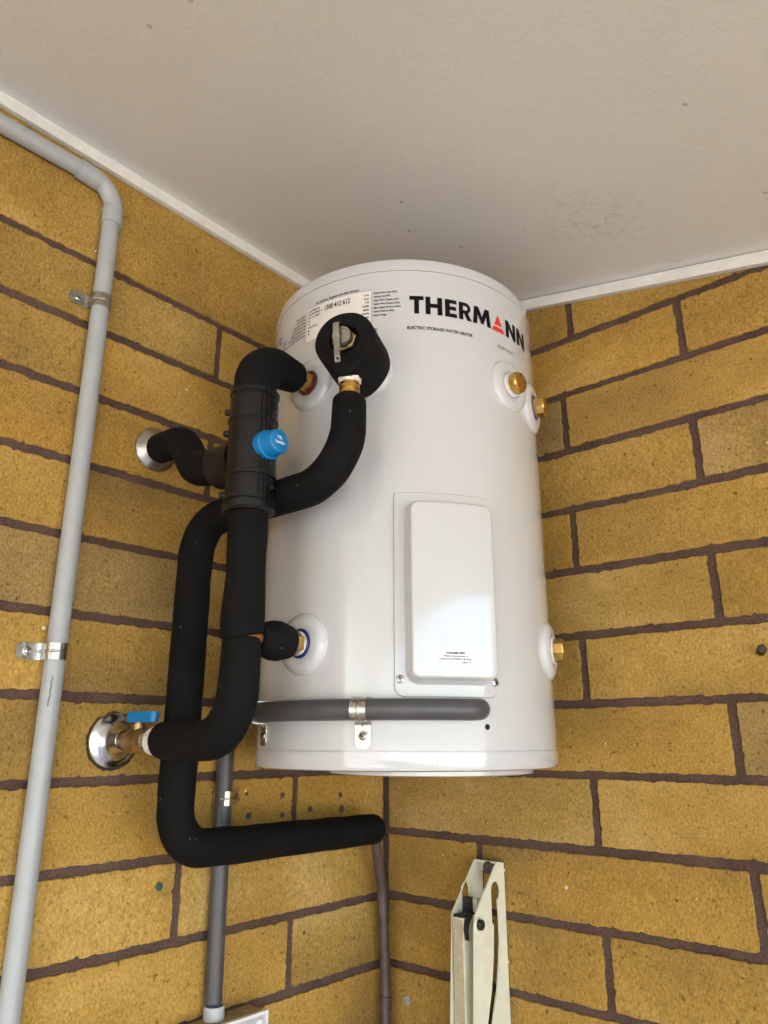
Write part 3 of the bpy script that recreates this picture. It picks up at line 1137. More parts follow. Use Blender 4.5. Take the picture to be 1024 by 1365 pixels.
# lever: flat steel tongue hooked over the cap, hanging down and curving outward
bm = bmesh.new()
lw = 0.0036
pl = [(0.0945, 0.0165), (0.0975, 0.0155), (0.0995, 0.0120), (0.1000, 0.0060), (0.0990, -0.002), (0.0985, -0.009), (0.0998, -0.017), (0.1020, -0.025), (0.1035, -0.033), (0.1030, -0.0400)]
ctr = ro - rt * 0.0045
rows = []
for i, (s, z) in enumerate(pl):
    tang = Vector((0, 0, 0))
    w_ = lw if i < 7 else lw * 0.95
    sh = -rt * 0.000 + rt * (0.0045 * max(0, -z) / 0.04)
    a_ = ctr + rn * s + V(0, 0, z) + sh
    rows.append((a_ - rt * w_, a_ + rt * w_))
vv = []
for (p, q), (s, z) in zip(rows, pl):
    off = rn * -0.0018
    vv.append([bm.verts.new(p), bm.verts.new(q), bm.verts.new(q + off), bm.verts.new(p + off)])
for A, B in zip(vv, vv[1:]):
    for k in range(4):
        bm.faces.new((A[k], A[(k + 1) % 4], B[(k + 1) % 4], B[k]))
bm.faces.new(vv[0]); bm.faces.new(vv[-1][::-1])
LV = obj('lever', bm, 'zinc', RV, smooth=0.5)
bm = bmesh.new()
pe = ctr + rn * 0.1036 + V(0, 0, -0.0360) + rt * 0.0042
lathe(bm, pe, rn, [(-0.001, 0.0015), (0.0004, 0.0015), (0.0004, 0)], 14)
obj('lever_hole', bm, 'dark_hole', LV)
# outlet nut under the valve
ow = ro + rn * 0.060
ZO = -0.2465
bm = bmesh.new()
lathe(bm, (ow.x, ow.y, 0), (0, 0, -1), [(-ZO - 0.012, 0.0), (-ZO - 0.012, 0.0120), (-ZO + 0.001, 0.0120), (-ZO + 0.001, 0.0105), (-ZO + 0.0035, 0.0105), (-ZO + 0.0036, 0.0122), (-ZO + 0.008, 0.0122), (-ZO + 0.0082, 0.0108), (-ZO + 0.0105, 0.0108), (-ZO + 0.0106, 0.0126), (-ZO + 0.0145, 0.0126), (-ZO + 0.0147, 0.0110), (-ZO + 0.017, 0.0110), (-ZO + 0.0172, 0.0122), (-ZO + 0.034, 0.0122), (-ZO + 0.034, 0)], 28)
obj('outlet_nut', bm, 'brass', RV)
bm = bmesh.new()
lathe(bm, (ow.x, ow.y, 0), (0, 0, -1), [(-ZO - 0.008, 0.0118), (-ZO - 0.006, 0.0138), (-ZO - 0.0015, 0.0138), (-ZO + 0.0005, 0.0122)], 28)
for v in bm.verts:
    v.co += (v.co - Vector((ow.x, ow.y, v.co.z))).normalized() * 0.0014 * mnoise.noise(v.co * 300)
obj('thread_tape', bm, 'tape', RV)

# ------------------------------------------------------------------ drain pipe of the relief valve (black foam)
DP = thing('drain_pipe', 'black foam-lagged relief drain pipe looping behind the other pipes towards the corner', 'pipe', (0.088, -0.487, -0.79))
path = fillet([(ow.x, ow.y, -0.2715), (0.366, -0.489, -0.372), (0.088, -0.4875, -0.3730), (0.086, -0.487, -0.7785), (0.050, -0.088, -0.7880)], [0.058, 0.048, 0.050], 0.005)
bm = bmesh.new()
sweep(bm, path, lambda t: 0.0208 + 0.0018 * min(1, t * 3) - 0.0005 * math.exp(-(t * 40) ** 2), 28, wob=0.05, seed=3.0, round_end=(0.004, 0.011))
obj('foam_lagging', bm, 'foam', DP)
# faint handwritten mark near the top of the lagging
t = text_bm('KE', 0.012, bold=-0.0001)
dx = (Vector(cam.location) - Vector((ow.x, ow.y, -0.28)))
dx.z = 0
dx.normalize()
rx = Vector((-dx.y, dx.x, 0))
bm = bmesh.new()
for v in t.verts:
    u_, w_ = v.co.y, -v.co.x + 0.006
    an = (u_ + 0.003) / 0.0215 + 0.10
    v.co = Vector((ow.x, ow.y, -0.286 + w_ - 0.003)) + (dx * math.cos(an) + rx * math.sin(an)) * 0.0217
merge(bm, t)
M['scrawl'] = plain('olive_pen', (0.075, 0.075, 0.030), 0.6, var=0.2, scale=300)
obj('pen_mark', bm, 'scrawl', DP, smooth=0)

# copper tail in the corner, painted brown
CP = thing('corner_pipe', 'thin brown painted copper pipe running down the corner below the foam pipe end', 'pipe', (0.0235, -0.0275, -2.2))
path = fillet([(0.052, -0.096, -0.788), (0.047, -0.080, -0.803), (0.0265, -0.040, -0.885), (0.0235, -0.0275, -1.02), (0.0235, -0.0275, -2.23)], [0.015, 0.05, 0.05], 0.006)
bm = bmesh.new()
sweep(bm, path, 0.0083, 18, wob=0.03, seed=5.0)
obj('pipe', bm, 'brown_paint', CP)
bm = bmesh.new()
lathe(bm, (0.0235, -0.0275, -1.0585), (0, 0, 1), [(0, 0.008), (0.0005, 0.0098), (0.0195, 0.0098), (0.020, 0.008)], 20)
obj('coupling', bm, 'brown_paint', CP)

# ------------------------------------------------------------------ hot pipe, tempering valve, mixed pipe
PX, PY = 0.2490, -0.5300
HP = thing('hot_pipe', 'black foam-lagged elbow pipe from the upper left heater port to the tempering valve', 'pipe', (PX, PY, -0.25))
path = fillet([(0.2472, -0.4660, -0.1995), (0.2475, -0.5300, -0.2005), (PX, PY, -0.262)], [0.038], 0.004)
bm = bmesh.new()
sweep(bm, path, lambda t: 0.0205 + 0.0058 * math.sin(min(1, t * 1.8) * PI / 2), 30, wob=0.045, seed=9.0, round_end=(0.005, 0))
obj('foam_lagging', bm, 'foam', HP)

TV = thing('tempering_valve', 'black ribbed plastic tempering valve casing with a round blue cap', 'valve', (PX, PY, -0.402))
CR = 0.0287
bm = bmesh.new()
zt, zb = -0.2480, -0.4020
def S(z):
    return -z
prof = [(zt, 0.0), (zt, CR - 0.003), (zt - 0.002, CR + 0.0012), (zt - 0.0060, CR + 0.0012), (zt - 0.0075, CR - 0.0006), (zt - 0.0100, CR - 0.0006), (zt - 0.0112, CR + 0.0002),
        (-0.2850, CR - 0.0003), (-0.2860, CR + 0.0014), (-0.2895, CR + 0.0014), (-0.2905, CR + 0.0002), (-0.3540, CR + 0.0002), (-0.3550, CR + 0.0016), (-0.3590, CR + 0.0016), (-0.3600, CR - 0.0002),
        (-0.3845, CR - 0.0002), (-0.3855, CR + 0.0012), (-0.3885, CR + 0.0012), (-0.3892, CR - 0.0008), (-0.3915, CR - 0.0008), (-0.3922, CR + 0.0020), (-0.3990, CR + 0.0020), (zb, CR - 0.001), (zb, 0.0)]
lathe(bm, (PX, PY, 0), (0, 0, 1), prof, 56)
CS = obj('casing', bm, 'black_plastic', TV)
# vertical joining seam of the two half shells, with clips on the far edge
sa = -12.0
bm = bmesh.new()
sd, stn = nrm(sa), tgt(sa)
for off in (-0.0035, 0.0035):
    prism(bm, [Vector((PX, PY, 0)) + sd * (CR - 0.003) + stn * (off - 0.0009) + V(0, 0, zb + 0.004), Vector((PX, PY, 0)) + sd * (CR - 0.003) + stn * (off + 0.0009) + V(0, 0, zb + 0.004),
               Vector((PX, PY, 0)) + sd * (CR + 0.0016) + stn * (off + 0.0009) + V(0, 0, zb + 0.004), Vector((PX, PY, 0)) + sd * (CR + 0.0016) + stn * (off - 0.0009) + V(0, 0, zb + 0.004)], (0, 0, zt - zb - 0.010))
obj('seam_flange', bm, 'black_plastic', TV)
for z_ in (-0.272, -0.300, -0.378):
    for sgn_ in (-1,):
        bm = bmesh.new()
        d = nrm(205)
        p = Vector((PX, PY, z_)) + nrm(218) * (CR - 0.001)
        lathe(bm, p, nrm(214), [(0, 0.0042), (0.006, 0.0042), (0.0075, 0.0036), (0.008, 0.0)], 12)
        obj('clip', bm, 'black_plastic', TV)
for z_ in (-0.270, -0.318, -0.372):
    bm = bmesh.new()
    p = Vector((PX, PY, z_)) + nrm(22) * (CR - 0.001)
    lathe(bm, p, nrm(22), [(0, 0.0032), (0.003, 0.0032), (0.004, 0.0024), (0.004, 0.0)], 10)
    obj('clip', bm, 'black_plastic', TV)
# side outlet
MZ = -0.3300
bm = bmesh.new()
lathe(bm, (PX, PY, MZ), (-1, 0, 0), [(0.018, 0.0), (0.018, 0.0270), (0.056, 0.0262), (0.0575, 0.0270), (0.0610, 0.0270), (0.063, 0.0245), (0.063, 0.0)], 40)
obj('side_outlet', bm, 'black_plastic', TV)
# blue cap
bm = bmesh.new()
CZ = -0.3235
lathe(bm, (PX, PY, CZ), (1, 0, 0), [(CR - 0.006, 0), (CR - 0.006, 0.0178), (CR + 0.0040, 0.0178), (CR + 0.0050, 0.0171), (CR + 0.0054, 0.0157), (CR + 0.0195, 0.0145), (CR + 0.0212, 0.0138), (CR + 0.0222, 0.0122), (CR + 0.0224, 0.0)], 40)
BC = obj('blue_cap', bm, 'blue', TV)
for s_, dz, sz in (('70L', 0.0018, 0.0056), ('TEMPER', -0.0040, 0.0042)):
    t = text_bm(s_, sz, bold=0.00012, align='CENTER')
    bm = bmesh.new()
    for v in t.verts:
        v.co = Vector((PX + CR + 0.0227, PY + v.co.x - 0.001, CZ + v.co.y + dz))
    merge(bm, t)
    obj('printed_text', bm, 'white_ink', BC, smooth=0)

MP = thing('mixed_water_pipe', 'black foam-lagged pipe stub from the tempering valve into the upper left wall flange', 'pipe', (0.0, -0.512, -0.249))
bm = bmesh.new()
path = fillet([(0.004, -0.5115, -0.2500), (0.072, -0.5135, -0.2550), (0.138, -0.5290, -0.3190), (0.205, -0.5300, -0.3300)], [0.050, 0.045], 0.004)
sweep(bm, path, lambda t: 0.0212 + 0.002 * t, 28, wob=0.05, seed=14.0, round_end=(0.003, 0))
obj('foam_lagging', bm, 'foam', MP)
bm = bmesh.new()
lathe(bm, (0.0002, -0.5105, -0.2490), (1, 0, 0), [(0, 0.020), (0, 0.0325), (0.0018, 0.0332), (0.0042, 0.0318), (0.0065, 0.0285), (0.0130, 0.0225), (0.0180, 0.0185), (0.0180, 0.0100)], 44)
obj('wall_flange', bm, 'aged_chrome', MP)

# ------------------------------------------------------------------ cold pipe with tee, stop valve
CPI = thing('cold_water_pipe', 'black foam-lagged vertical pipe with tee below the tempering valve, bending to the blue stop valve', 'pipe', (PX, PY, -0.67))
bm = bmesh.new()
path = fillet([(PX, PY, -0.398), (0.2505, PY, -0.47), (0.2500, PY, -0.5395)], [0.2], 0.008)
sweep(bm, path, lambda t: 0.0222 + 0.0016 * t + 0.0010 * math.sin(t * 9), 30, wob=0.04, seed=20.0, round_end=(0, 0.003))
for v in bm.verts:       # slanted lower cut
    k = max(0, min(1, (-0.520 - v.co.z) / 0.025))
    v.co.z += k * (v.co.y - PY) * 0.25
obj('foam_lagging', bm, 'foam', CPI)
bm = bmesh.new()
path = fillet([(0.2500, PY, -0.5480), (0.2490, PY, -0.6520), (0.1170, PY, -0.6520)], [0.056], 0.005)
sweep(bm, path, lambda t: 0.0213 + 0.0014 * math.sin(t * PI), 30, wob=0.045, seed=24.0, round_end=(0.0045, 0.006))
obj('foam_lagging', bm, 'foam', CPI)
bm = bmesh.new()
path = [Vector((0.2490, -0.5060 + i * 0.0022, -0.5425)) for i in range(20)]
sweep(bm, path, lambda t: 0.0172 + 0.0055 * min(1, t * 2.2) - 0.003 * max(0, t - 0.7) / 0.3, 28, wob=0.05, seed=28.0, round_end=(0.002, 0.006))
obj('branch_lagging', bm, 'foam', CPI)
bm = bmesh.new()
sweep(bm, [Vector((0.2500, PY, -0.530)), Vector((0.2500, PY, -0.560))], 0.0165, 20)
sweep(bm, [Vector((0.2490, PY, -0.5430)), Vector((0.2490, -0.470, -0.5425))], 0.0118, 20)
obj('copper_tee', bm, 'copper', CPI)

SV = thing('stop_valve', 'brass stop valve with blue lever handle on a shiny chrome wall flange', 'valve', (0.0, -0.5301, -0.653))
vz = -0.6525
bm = bmesh.new()
lathe(bm, (0.0, PY, vz), (1, 0, 0), [(0.004, 0.0), (0.004, 0.0092), (0.036, 0.0092), (0.036, 0.0118), (0.0405, 0.0118), (0.0408, 0.0105), (0.043, 0.0105), (0.0432, 0.0135), (0.0475, 0.0148), (0.070, 0.0148), (0.0735, 0.0135), (0.082, 0.0135), (0.082, 0.0), ], 32)
obj('valve_body', bm, 'dull_brass', SV)
bm = bmesh.new()
lathe(bm, (0.0, PY, vz), (1, 0, 0), [(0.0822, 0.0), (0.0822, 0.0142), (0.092, 0.0152), (0.0925, 0.0140), (0.1080, 0.0145), (0.118, 0.012), (0.118, 0)], 6, rot=0.5)
obj('lock_nut', bm, 'zinc', SV, smooth=0.3)
bm = bmesh.new()
lathe(bm, (0.0, PY, vz), (1, 0, 0), [(0.0945, 0.0145), (0.0955, 0.0162), (0.1045, 0.0160), (0.1060, 0.0140)], 28)
for v in bm.verts:
    v.co += Vector((0, v.co.y - PY, v.co.z - vz)).normalized() * 0.0015 * mnoise.noise(v.co * 260)
obj('thread_tape', bm, 'tape', SV)
bm = bmesh.new()
lathe(bm, (0.058, PY, vz), (0, 0, 1), [(0.010, 0.0), (0.010, 0.0082), (0.0195, 0.0082), (0.0195, 0.0055), (0.0265, 0.0055), (0.0265, 0.0)], 20)
obj('stem', bm, 'dull_brass', SV)
bm = bmesh.new()
outl = arc(0.050, 0, 0.0105, 110, 250, 8) + [(0.066, -0.0068), (0.088, -0.0062)] + arc(0.090, 0, 0.0062, -90, 90, 6) + [(0.066, 0.0068)]
prism(bm, [(x, PY + y, vz + 0.0215) for x, y in outl], (0, 0, 0.0125))
bmesh.ops.bevel(bm, geom=bm.edges[:], offset=0.0012, segments=2, affect='EDGES')
obj('lever_handle', bm, 'blue', SV)
bm = bmesh.new()
lathe(bm, (0.0003, PY, -0.6520), (1, 0, 0), [(0.0006, 0.0125), (0.0006, 0.0330), (0.0022, 0.0340), (0.0044, 0.0331), (0.0060, 0.0302), (0.0068, 0.0265), (0.0095, 0.0225), (0.0160, 0.0165), (0.0280, 0.0138), (0.0300, 0.0125), (0.0300, 0.0095)], 52)
obj('wall_flange', bm, 'chrome', SV)
bm = bmesh.new()
n_ = 90
ring = []
rnd = random.Random(4)
for i in range(n_):
    a = 2 * PI * i / n_
    rr = 0.0350 + 0.0016 * mnoise.noise(Vector((math.cos(a) * 4, math.sin(a) * 4, 2))) + 0.0016 * rnd.random()
    ring.append((0.0002, PY + rr * math.cos(a), -0.6530 + rr * math.sin(a)))
prism(bm, ring, (0.0012, 0, 0))
obj('wall_sealant', bm, 'rubber', SV, smooth=0)

# ------------------------------------------------------------------ dark grey conduit round the heater and down the wall
GC = thing('grey_conduit', 'dark grey plastic conduit curving round the heater bottom and down the left wall', 'conduit', (0.0125, -0.357, -0.98))
gr = 0.0118
gz = -0.6195
arc_pts = [cyl(-32.5 - i * 3.0, gz, HR + 0.0125) for i in range(28)]
body = [cyl(-25.7, gz + 0.001, 0.194), cyl(-26.4, gz + 0.0008, 0.2045), cyl(-28.0, gz + 0.0004, 0.2100), cyl(-30.2, gz, 0.2122)] + arc_pts
tail = fillet([arc_pts[-1], (0.0130, -0.3620, -0.6230), (0.0130, -0.3575, -0.9760)], [0.045], 0.005)
bm = bmesh.new()
sweep(bm, body + tail[1:], gr, 22, wob=0.006)
obj('conduit', bm, 'pvc_dark', GC)


def saddle(name, label, o, n, t, b, r, width, tablen, mat, parent_group, depth, half=True):
    """strap over a pipe: o on the surface under the pipe, n outward, t along the pipe, b towards the tab"""
    o, n, t, b = Vector(o), Vector(n).normalized(), Vector(t).normalized(), Vector(b).normalized()
    th = thing(name, label, 'pipe saddle', o, parent_group)
    r1 = r + 0.0004
    c = o + n * depth
    prof = [o - b * r1 + n * 0.0005]
    prof += [c - b * r1 * math.cos(f) + n * r1 * math.sin(f) for f in [PI * k / 14 for k in range(15)]]
    prof += [c + b * r1 - n * (depth - 0.0035), o + b * (r1 + 0.0012) + n * 0.0016, o + b * (r1 + 0.004) + n * 0.0007]
    bm = bmesh.new()
    thk = 0.0013
    rows = []
    def perp(i):
        a = prof[max(0, i - 1)]; d = prof[min(len(prof) - 1, i + 1)]
        tg = (d - a).normalized()
        q = tg.cross(t)
        if q.dot(n) < 0 and i > len(prof) - 3:
            q = -q
        if (prof[i] + q * 0.01 - c).length < (prof[i] - c).length and i < len(prof) - 3:
            q = -q
        return q.normalized()
    for i, p in enumerate(prof):
        q = perp(i) * thk
        rows.append([p - t * width / 2, p + t * width / 2, p + t * width / 2 + q, p - t * width / 2 + q])
    vv = [[bm.verts.new(x) for x in r_] for r_ in rows]
    for A, B in zip(vv, vv[1:]):
        for k in range(4):
            bm.faces.new((A[k], A[(k + 1) % 4], B[(k + 1) % 4], B[k]))
    bm.faces.new(vv[0]); bm.faces.new(vv[-1][::-1])
    strap = obj('strap', bm, mat, th, smooth=0.7)
    # raised stiffening bead
    bm = bmesh.new()
    bead = [p + perp(i) * (thk * 0.7) for i, p in enumerate(prof[3:])]
    bp = []
    for p, q in zip(bead, bead[1:]):
        bp += [p.lerp(q, k / 3) for k in range(3)]
    bp.append(bead[-1])
    sweep(bm, bp, 0.0016, 8)
    obj('bead', bm, mat, strap, smooth=0.9)
    s0 = r1 + 0.0035
    bm = bmesh.new()
    w2 = width / 2
    outl = [(s0, -w2), (s0 + tablen - w2 * 0.55, -w2)] + [(s0 + tablen - w2 * 0.55 + w2 * 0.55 * math.sin(f), -w2 * math.cos(f)) for f in [PI * k / 10 for k in range(1, 10)]] + [(s0 + tablen - w2 * 0.55, w2), (s0, w2)]
    prism(bm, [o + b * x + t * y + n * 0.0004 for x, y in outl], n * thk)
    tab = obj('tab', bm, mat, th, smooth=0.4)
    sc = o + b * (s0 + tablen * 0.48) + n * (thk + 0.0004)
    bm = bmesh.new()
    lathe(bm, sc, n, [(0, 0.0062), (0.0008, 0.0060), (0.0010, 0.0044), (0.0004, 0.0042)], 24)
    obj('washer_rim', bm, mat, tab)
    bm = bmesh.new()
    lathe(bm, sc, n, [(0, 0.0042), (0.0012, 0.0040), (0.0022, 0.0026), (0.0024, 0)], 22)
    scr = obj('screw', bm, 'zinc', th)
    bm = bmesh.new()
    k0 = sc + n * 0.00238
    for ang in (20, 110):
        d = t * math.cos(R(ang)) + b * math.sin(R(ang)); e = n.cross(d)
        prism(bm, [k0 - d * 0.0022 - e * 0.00045, k0 + d * 0.0022 - e * 0.00045, k0 + d * 0.0022 + e * 0.00045, k0 - d * 0.0022 + e * 0.00045], n * 0.00012)
        k0 = k0 + n * 0.00014
    obj('screw_slot', bm, 'dark_hole', scr)
    return th


GS = 'metal pipe saddles'
saddle('pipe_saddle', 'shiny metal saddle screwed to the heater front below the element cover', cyl(-63.8, gz), nrm(-63.8), tgt(-63.8), (0, 0, -1), gr, 0.0185, 0.026, 'zinc', GS, 0.0125)
saddle('pipe_saddle', 'metal saddle seen edge-on at the lower left rim of the heater', cyl(-110.5, gz), nrm(-110.5), tgt(-110.5), (0, 0, -1), gr, 0.0185, 0.024, 'zinc', GS, 0.0125)
saddle('pipe_saddle', 'small metal saddle holding the dark grey conduit on the wall below the heater', (0, -0.3575, -0.7290), (1, 0, 0), (0, 0, 1), (0, 1, 0), gr, 0.0185, 0.020, 'zinc', GS, 0.0130)

# ------------------------------------------------------------------ light grey conduit on the left wall
LC = thing('light_grey_conduit', 'pale grey plastic conduit climbing the left wall and turning along the ceiling edge', 'conduit', (0.0132, -0.6255, -2.2))
lr = 0.0121
cy = -0.6255
ZU = 0.1275
bm = bmesh.new()
sweep(bm, [Vector((0.0135, cy + 0.0035 * math.sin((z + 2.2) * 1.3) - 0.001, z)) for z in [-2.22 + i * 0.04 for i in range(57)] + [0.072]], lr, 26, wob=0.004)
obj('upright_conduit', bm, 'pvc_light', LC)
bm = bmesh.new()
sweep(bm, [Vector((0.0135, -0.672 - i * 0.05, ZU - i * 0.0009)) for i in range(66)], lr, 26, wob=0.004)
obj('level_conduit', bm, 'pvc_light', LC)
bm = bmesh.new()
path = fillet([(0.0140, cy, 0.064), (0.0140, cy, 0.098), (0.0140, -0.6395, 0.1225), (0.0140, -0.682, ZU - 0.0005)], [0.028, 0.026], 0.003)
def er(t):
    return 0.0142 if (t < 0.27 or t > 0.70) else 0.0130
sweep(bm, path, er, 28, round_end=(0.0006, 0.0006))
obj('elbow', bm, 'pvc_light', LC)
GS2 = 'metal saddles on the pale conduit'
saddle('pipe_saddle', 'dull metal saddle near the top of the pale grey conduit', (0, cy, -0.0660), (1, 0, 0), (0, 0, 1), (0, -1, 0), lr, 0.0200, 0.024, 'zinc_dull', GS2, 0.0135)
saddle('pipe_saddle', 'bright metal saddle halfway up the pale grey conduit at the left picture edge', (0, cy + 0.001, -0.5500), (1, 0, 0), (0, 0, 1), (0, -1, 0), lr, 0.0200, 0.026, 'zinc', GS2, 0.0135)
# pen scribble on the conduit
bm = bmesh.new()
ang0 = -0.72
prev = None
def cpt(dy, dz):
    a = ang0 + dy / lr
    return Vector((0.0135 + (lr + 0.0002) * math.cos(a), cy + 0.001 + (lr + 0.0002) * math.sin(a), -0.598 + dz))
q = [(0.0030, 0.018), (0.0045, 0.014), (0.0025, 0.012), (0.0040, 0.007), (0.0030, 0.002), (0.0040, -0.004), (0.0025, -0.010), (0.0030, -0.016)]
sweep(bm, [cpt(*p) for p in q], 0.0004, 5)
obj('pen_mark', bm, 'ink', LC)

# ------------------------------------------------------------------ junction box at the bottom
JB = thing('junction_box', 'open grey plastic junction box with tan overpainted sides under the dark conduit', 'junction box', (0.0, -0.34, -1.08))
bx0, bx1, by0, by1, bz0, bz1 = 0.0005, 0.0400, -0.4150, -0.2890, -1.0960, -0.9955
bm = bmesh.new()
box(bm, (bx0, by0, bz0), (bx1 - 0.003, by1, bz1), 0.0025)
obj('box_body', bm, 'box_tan', JB)
bm = bmesh.new()
yz = lambda x, pts_: [(x, y, z) for y, z in pts_]
rim_o = [(by0 - 0.001, bz0 - 0.001), (by1 + 0.001, bz0 - 0.001), (by1 + 0.001, bz1 + 0.001), (by0 - 0.001, bz1 + 0.001)]
rim_i = [(by0 + 0.003, bz0 + 0.003), (by1 - 0.003, bz0 + 0.003), (by1 - 0.003, bz1 - 0.003), (by0 + 0.003, bz1 - 0.003)]
holed_plate(bm, yz(bx1 - 0.0029, rim_o), [yz(bx1 - 0.0029, rim_i)], (0.006, 0, 0))
obj('rim', bm, 'white_plastic', JB)
bm = bmesh.new()
box(bm, (bx1 - 0.0028, by0 + 0.0032, bz0 + 0.0032), (bx1 - 0.0008, by1 - 0.0032, bz1 - 0.0032))
box(bm, (bx1 - 0.0009, by0 + 0.02, bz0 + 0.02), (bx1 + 0.0016, by1 - 0.026, bz1 - 0.012), 0.001)
obj('cover_plate', bm, 'box_grey', JB)
for sy in (by1 - 0.0115, by0 + 0.0115):
    bm = bmesh.new()
    lathe(bm, (bx1 - 0.0007, sy, bz1 - 0.0125), (1, 0, 0), [(0, 0.0052), (0.0022, 0.0052), (0.0026, 0.0046), (0.0026, 0.0022), (0.001, 0.0020), (0.001, 0)], 20)
    obj('screw_boss', bm, 'white_plastic', JB)
bm = bmesh.new()
lathe(bm, (0.0140, -0.3560, bz1 - 0.0005), (0, 0, 1), [(0, 0.0120), (0, 0.0136), (0.0150, 0.0136), (0.0160, 0.0130), (0.0160, 0.0115)], 30)
obj('conduit_socket', bm, 'box_grey', JB)

# ------------------------------------------------------------------ folding arm bracket on the right wall
FB = thing('folding_bracket', 'beige painted folding metal arm bracket on the right wall below the heater', 'bracket', (0.2175, -0.003, -1.3))
XL, XR = 0.2000, 0.2365
plate = [(-0.0030, -0.8290), (-0.0200, -0.8255), (-0.0240, -0.8270), (-0.0815, -0.8870), (-0.0840, -0.8920), (-0.0930, -1.0300), (-0.0990, -1.40), (-0.0030, -1.40)]
hole = [(-0.0405, -0.8640), (-0.0390, -0.8560), (-0.0330, -0.8515), (-0.0250, -0.8515), (-0.0190, -0.8570), (-0.0165, -0.8650), (-0.0195, -0.8740), (-0.0240, -0.8760), (-0.0225, -0.9020), (-0.0225, -0.9320), (-0.0275, -0.9600), (-0.0340, -0.9900), (-0.0540, -1.0400),
        (-0.0620, -1.0380), (-0.0580, -1.0100), (-0.0450, -0.9750), (-0.0395, -0.9450), (-0.0365, -0.9120), (-0.0365, -0.9075), (-0.0405, -0.9035), (-0.0405, -0.8800)]
bm = bmesh.new()
holed_plate(bm, [(XR, y, z) for y, z in plate], [[(XR, y, z) for y, z in hole]], (0.0022, 0, 0))
obj('side_plate', bm, 'beige', FB, smooth=0.4)
# far plate with a round-topped slot
hole2 = [(-0.0590, -0.9000), (-0.0590, -0.8720)] + [(-0.0495 + 0.0095 * math.cos(R(a)), -0.8640 + 0.0120 * math.sin(R(a))) for a in (200, 170, 140, 110, 80, 50, 20, -20)] + [(-0.0400, -0.8720), (-0.0400, -0.9000)]
hole2 = [(-0.0590, -0.9000), (-0.0590, -0.8660), (-0.0575, -0.8590), (-0.0535, -0.8540), (-0.0480, -0.8530), (-0.0430, -0.8560), (-0.0405, -0.8620), (-0.0400, -0.9000)]
bm = bmesh.new()
holed_plate(bm, [(XL, y, z) for y, z in plate], [[(XL, y, z) for y, z in hole2]], (-0.0022, 0, 0))
obj('side_plate', bm, 'beige', FB, smooth=0.4)
bm = bmesh.new()
box(bm, (XL, -0.0055, -1.40), (XR, -0.0030, -1.10))
obj('back_web', bm, 'beige', FB)
bm = bmesh.new()
box(bm, (XL, -0.0055, -0.8420), (XR, -0.0030, -0.8285))
obj('back_web', bm, 'beige', FB)
bm = bmesh.new()
prism(bm, [(XL + 0.0002, -0.0200, -0.8262), (XR - 0.0002, -0.0200, -0.8262), (XR - 0.0002, -0.0056, -0.8290), (XL + 0.0002, -0.0056, -0.8290)], (0, 0, -0.0022))
obj('top_web', bm, 'beige', FB)
bm = bmesh.new()
lathe(bm, (XL + 0.0180, -0.0110, -0.8345), (0.45, -0.85, -0.12), [(0, 0), (0, 0.0055), (0.006, 0.0055), (0.006, 0.0092), (0.0105, 0.0092), (0.0120, 0.0078), (0.0120, 0.004), (0.0105, 0.0035), (0.0105, 0)], 22)
obj('pivot_pin', bm, 'dark_steel', FB)
bm = bmesh.new()
box(bm, (XL + 0.0035, -0.0885, -1.40), (XL + 0.0225, -0.0560, -0.8930), 0.0018)
ARM = obj('folded_arm', bm, 'beige', FB)
bm = bmesh.new()
box(bm, (XL + 0.0056, -0.0892, -1.40), (XL + 0.0204, -0.0886, -0.8950))
obj('front_strip', bm, 'beige_dirty', ARM)
bm = bmesh.new()
box(bm, (XL + 0.0040, -0.0875, -0.8928), (XL + 0.0220, -0.0580, -0.8900), 0.0010)
obj('arm_cap', bm, 'rubber', FB)
bm = bmesh.new()
prism(bm, [(XL + 0.0245, y, z) for y, z in ((-0.0890, -0.9200), (-0.0925, -0.9050), (-0.0890, -0.8950), (-0.0800, -0.8880), (-0.0760, -0.8910), (-0.0840, -0.8990), (-0.0870, -0.9080), (-0.0850, -0.9200))], (0.0050, 0, 0))
obj('rubber_buffer', bm, 'rubber', FB, smooth=0.5)
bm = bmesh.new()
box(bm, (XL + 0.0010, -0.0600, -1.00), (XL + 0.0120, -0.0480, -0.8720), 0.001)
obj('latch_bar', bm, 'rubber', FB)
bm = bmesh.new()
box(bm, (XL + 0.012, -0.050, -1.05), (XL + 0.020, -0.040, -0.874), 0.001)
obj('inner_strut', bm, 'beige', FB)
# clevis plate with bolt
clev = [(-0.0985, -1.40), (-0.0965, -1.0200), (-0.0895, -0.9020), (-0.0870, -0.8935), (-0.0820, -0.8905), (-0.0700, -0.9010), (-0.0480, -0.9080), (-0.0440, -0.93), (-0.0440, -0.95), (-0.0500, -0.985), (-0.0650, -1.03), (-0.0720, -1.06), (-0.0760, -1.40)]
bm = bmesh.new()
prism(bm, [(XR + 0.0024, y, z) for y, z in clev], (0.0016, 0, 0))
obj('clevis_plate', bm, 'beige', FB, smooth=0.4)
bm = bmesh.new()
lathe(bm, (XR + 0.0040, -0.0775, -0.9000), (1, 0, 0), [(0, 0.0095), (0.0012, 0.0093), (0.0014, 0.0082)], 28)
lathe(bm, (XR + 0.0040, -0.0775, -0.9040), (1, 0, 0), [(0, 0.0088), (0.0010, 0.0086), (0.0010, 0)], 28)
obj('bolt_washer', bm, 'beige', FB)
bm = bmesh.new()
lathe(bm, (XR + 0.0052, -0.0775, -0.9000), (1, 0, 0), [(0, 0.0074), (0.0040, 0.0072), (0.0055, 0.0060), (0.0058, 0.0)], 8, rot=0.2)
obj('bolt', bm, 'dark_steel', FB, smooth=0.5)
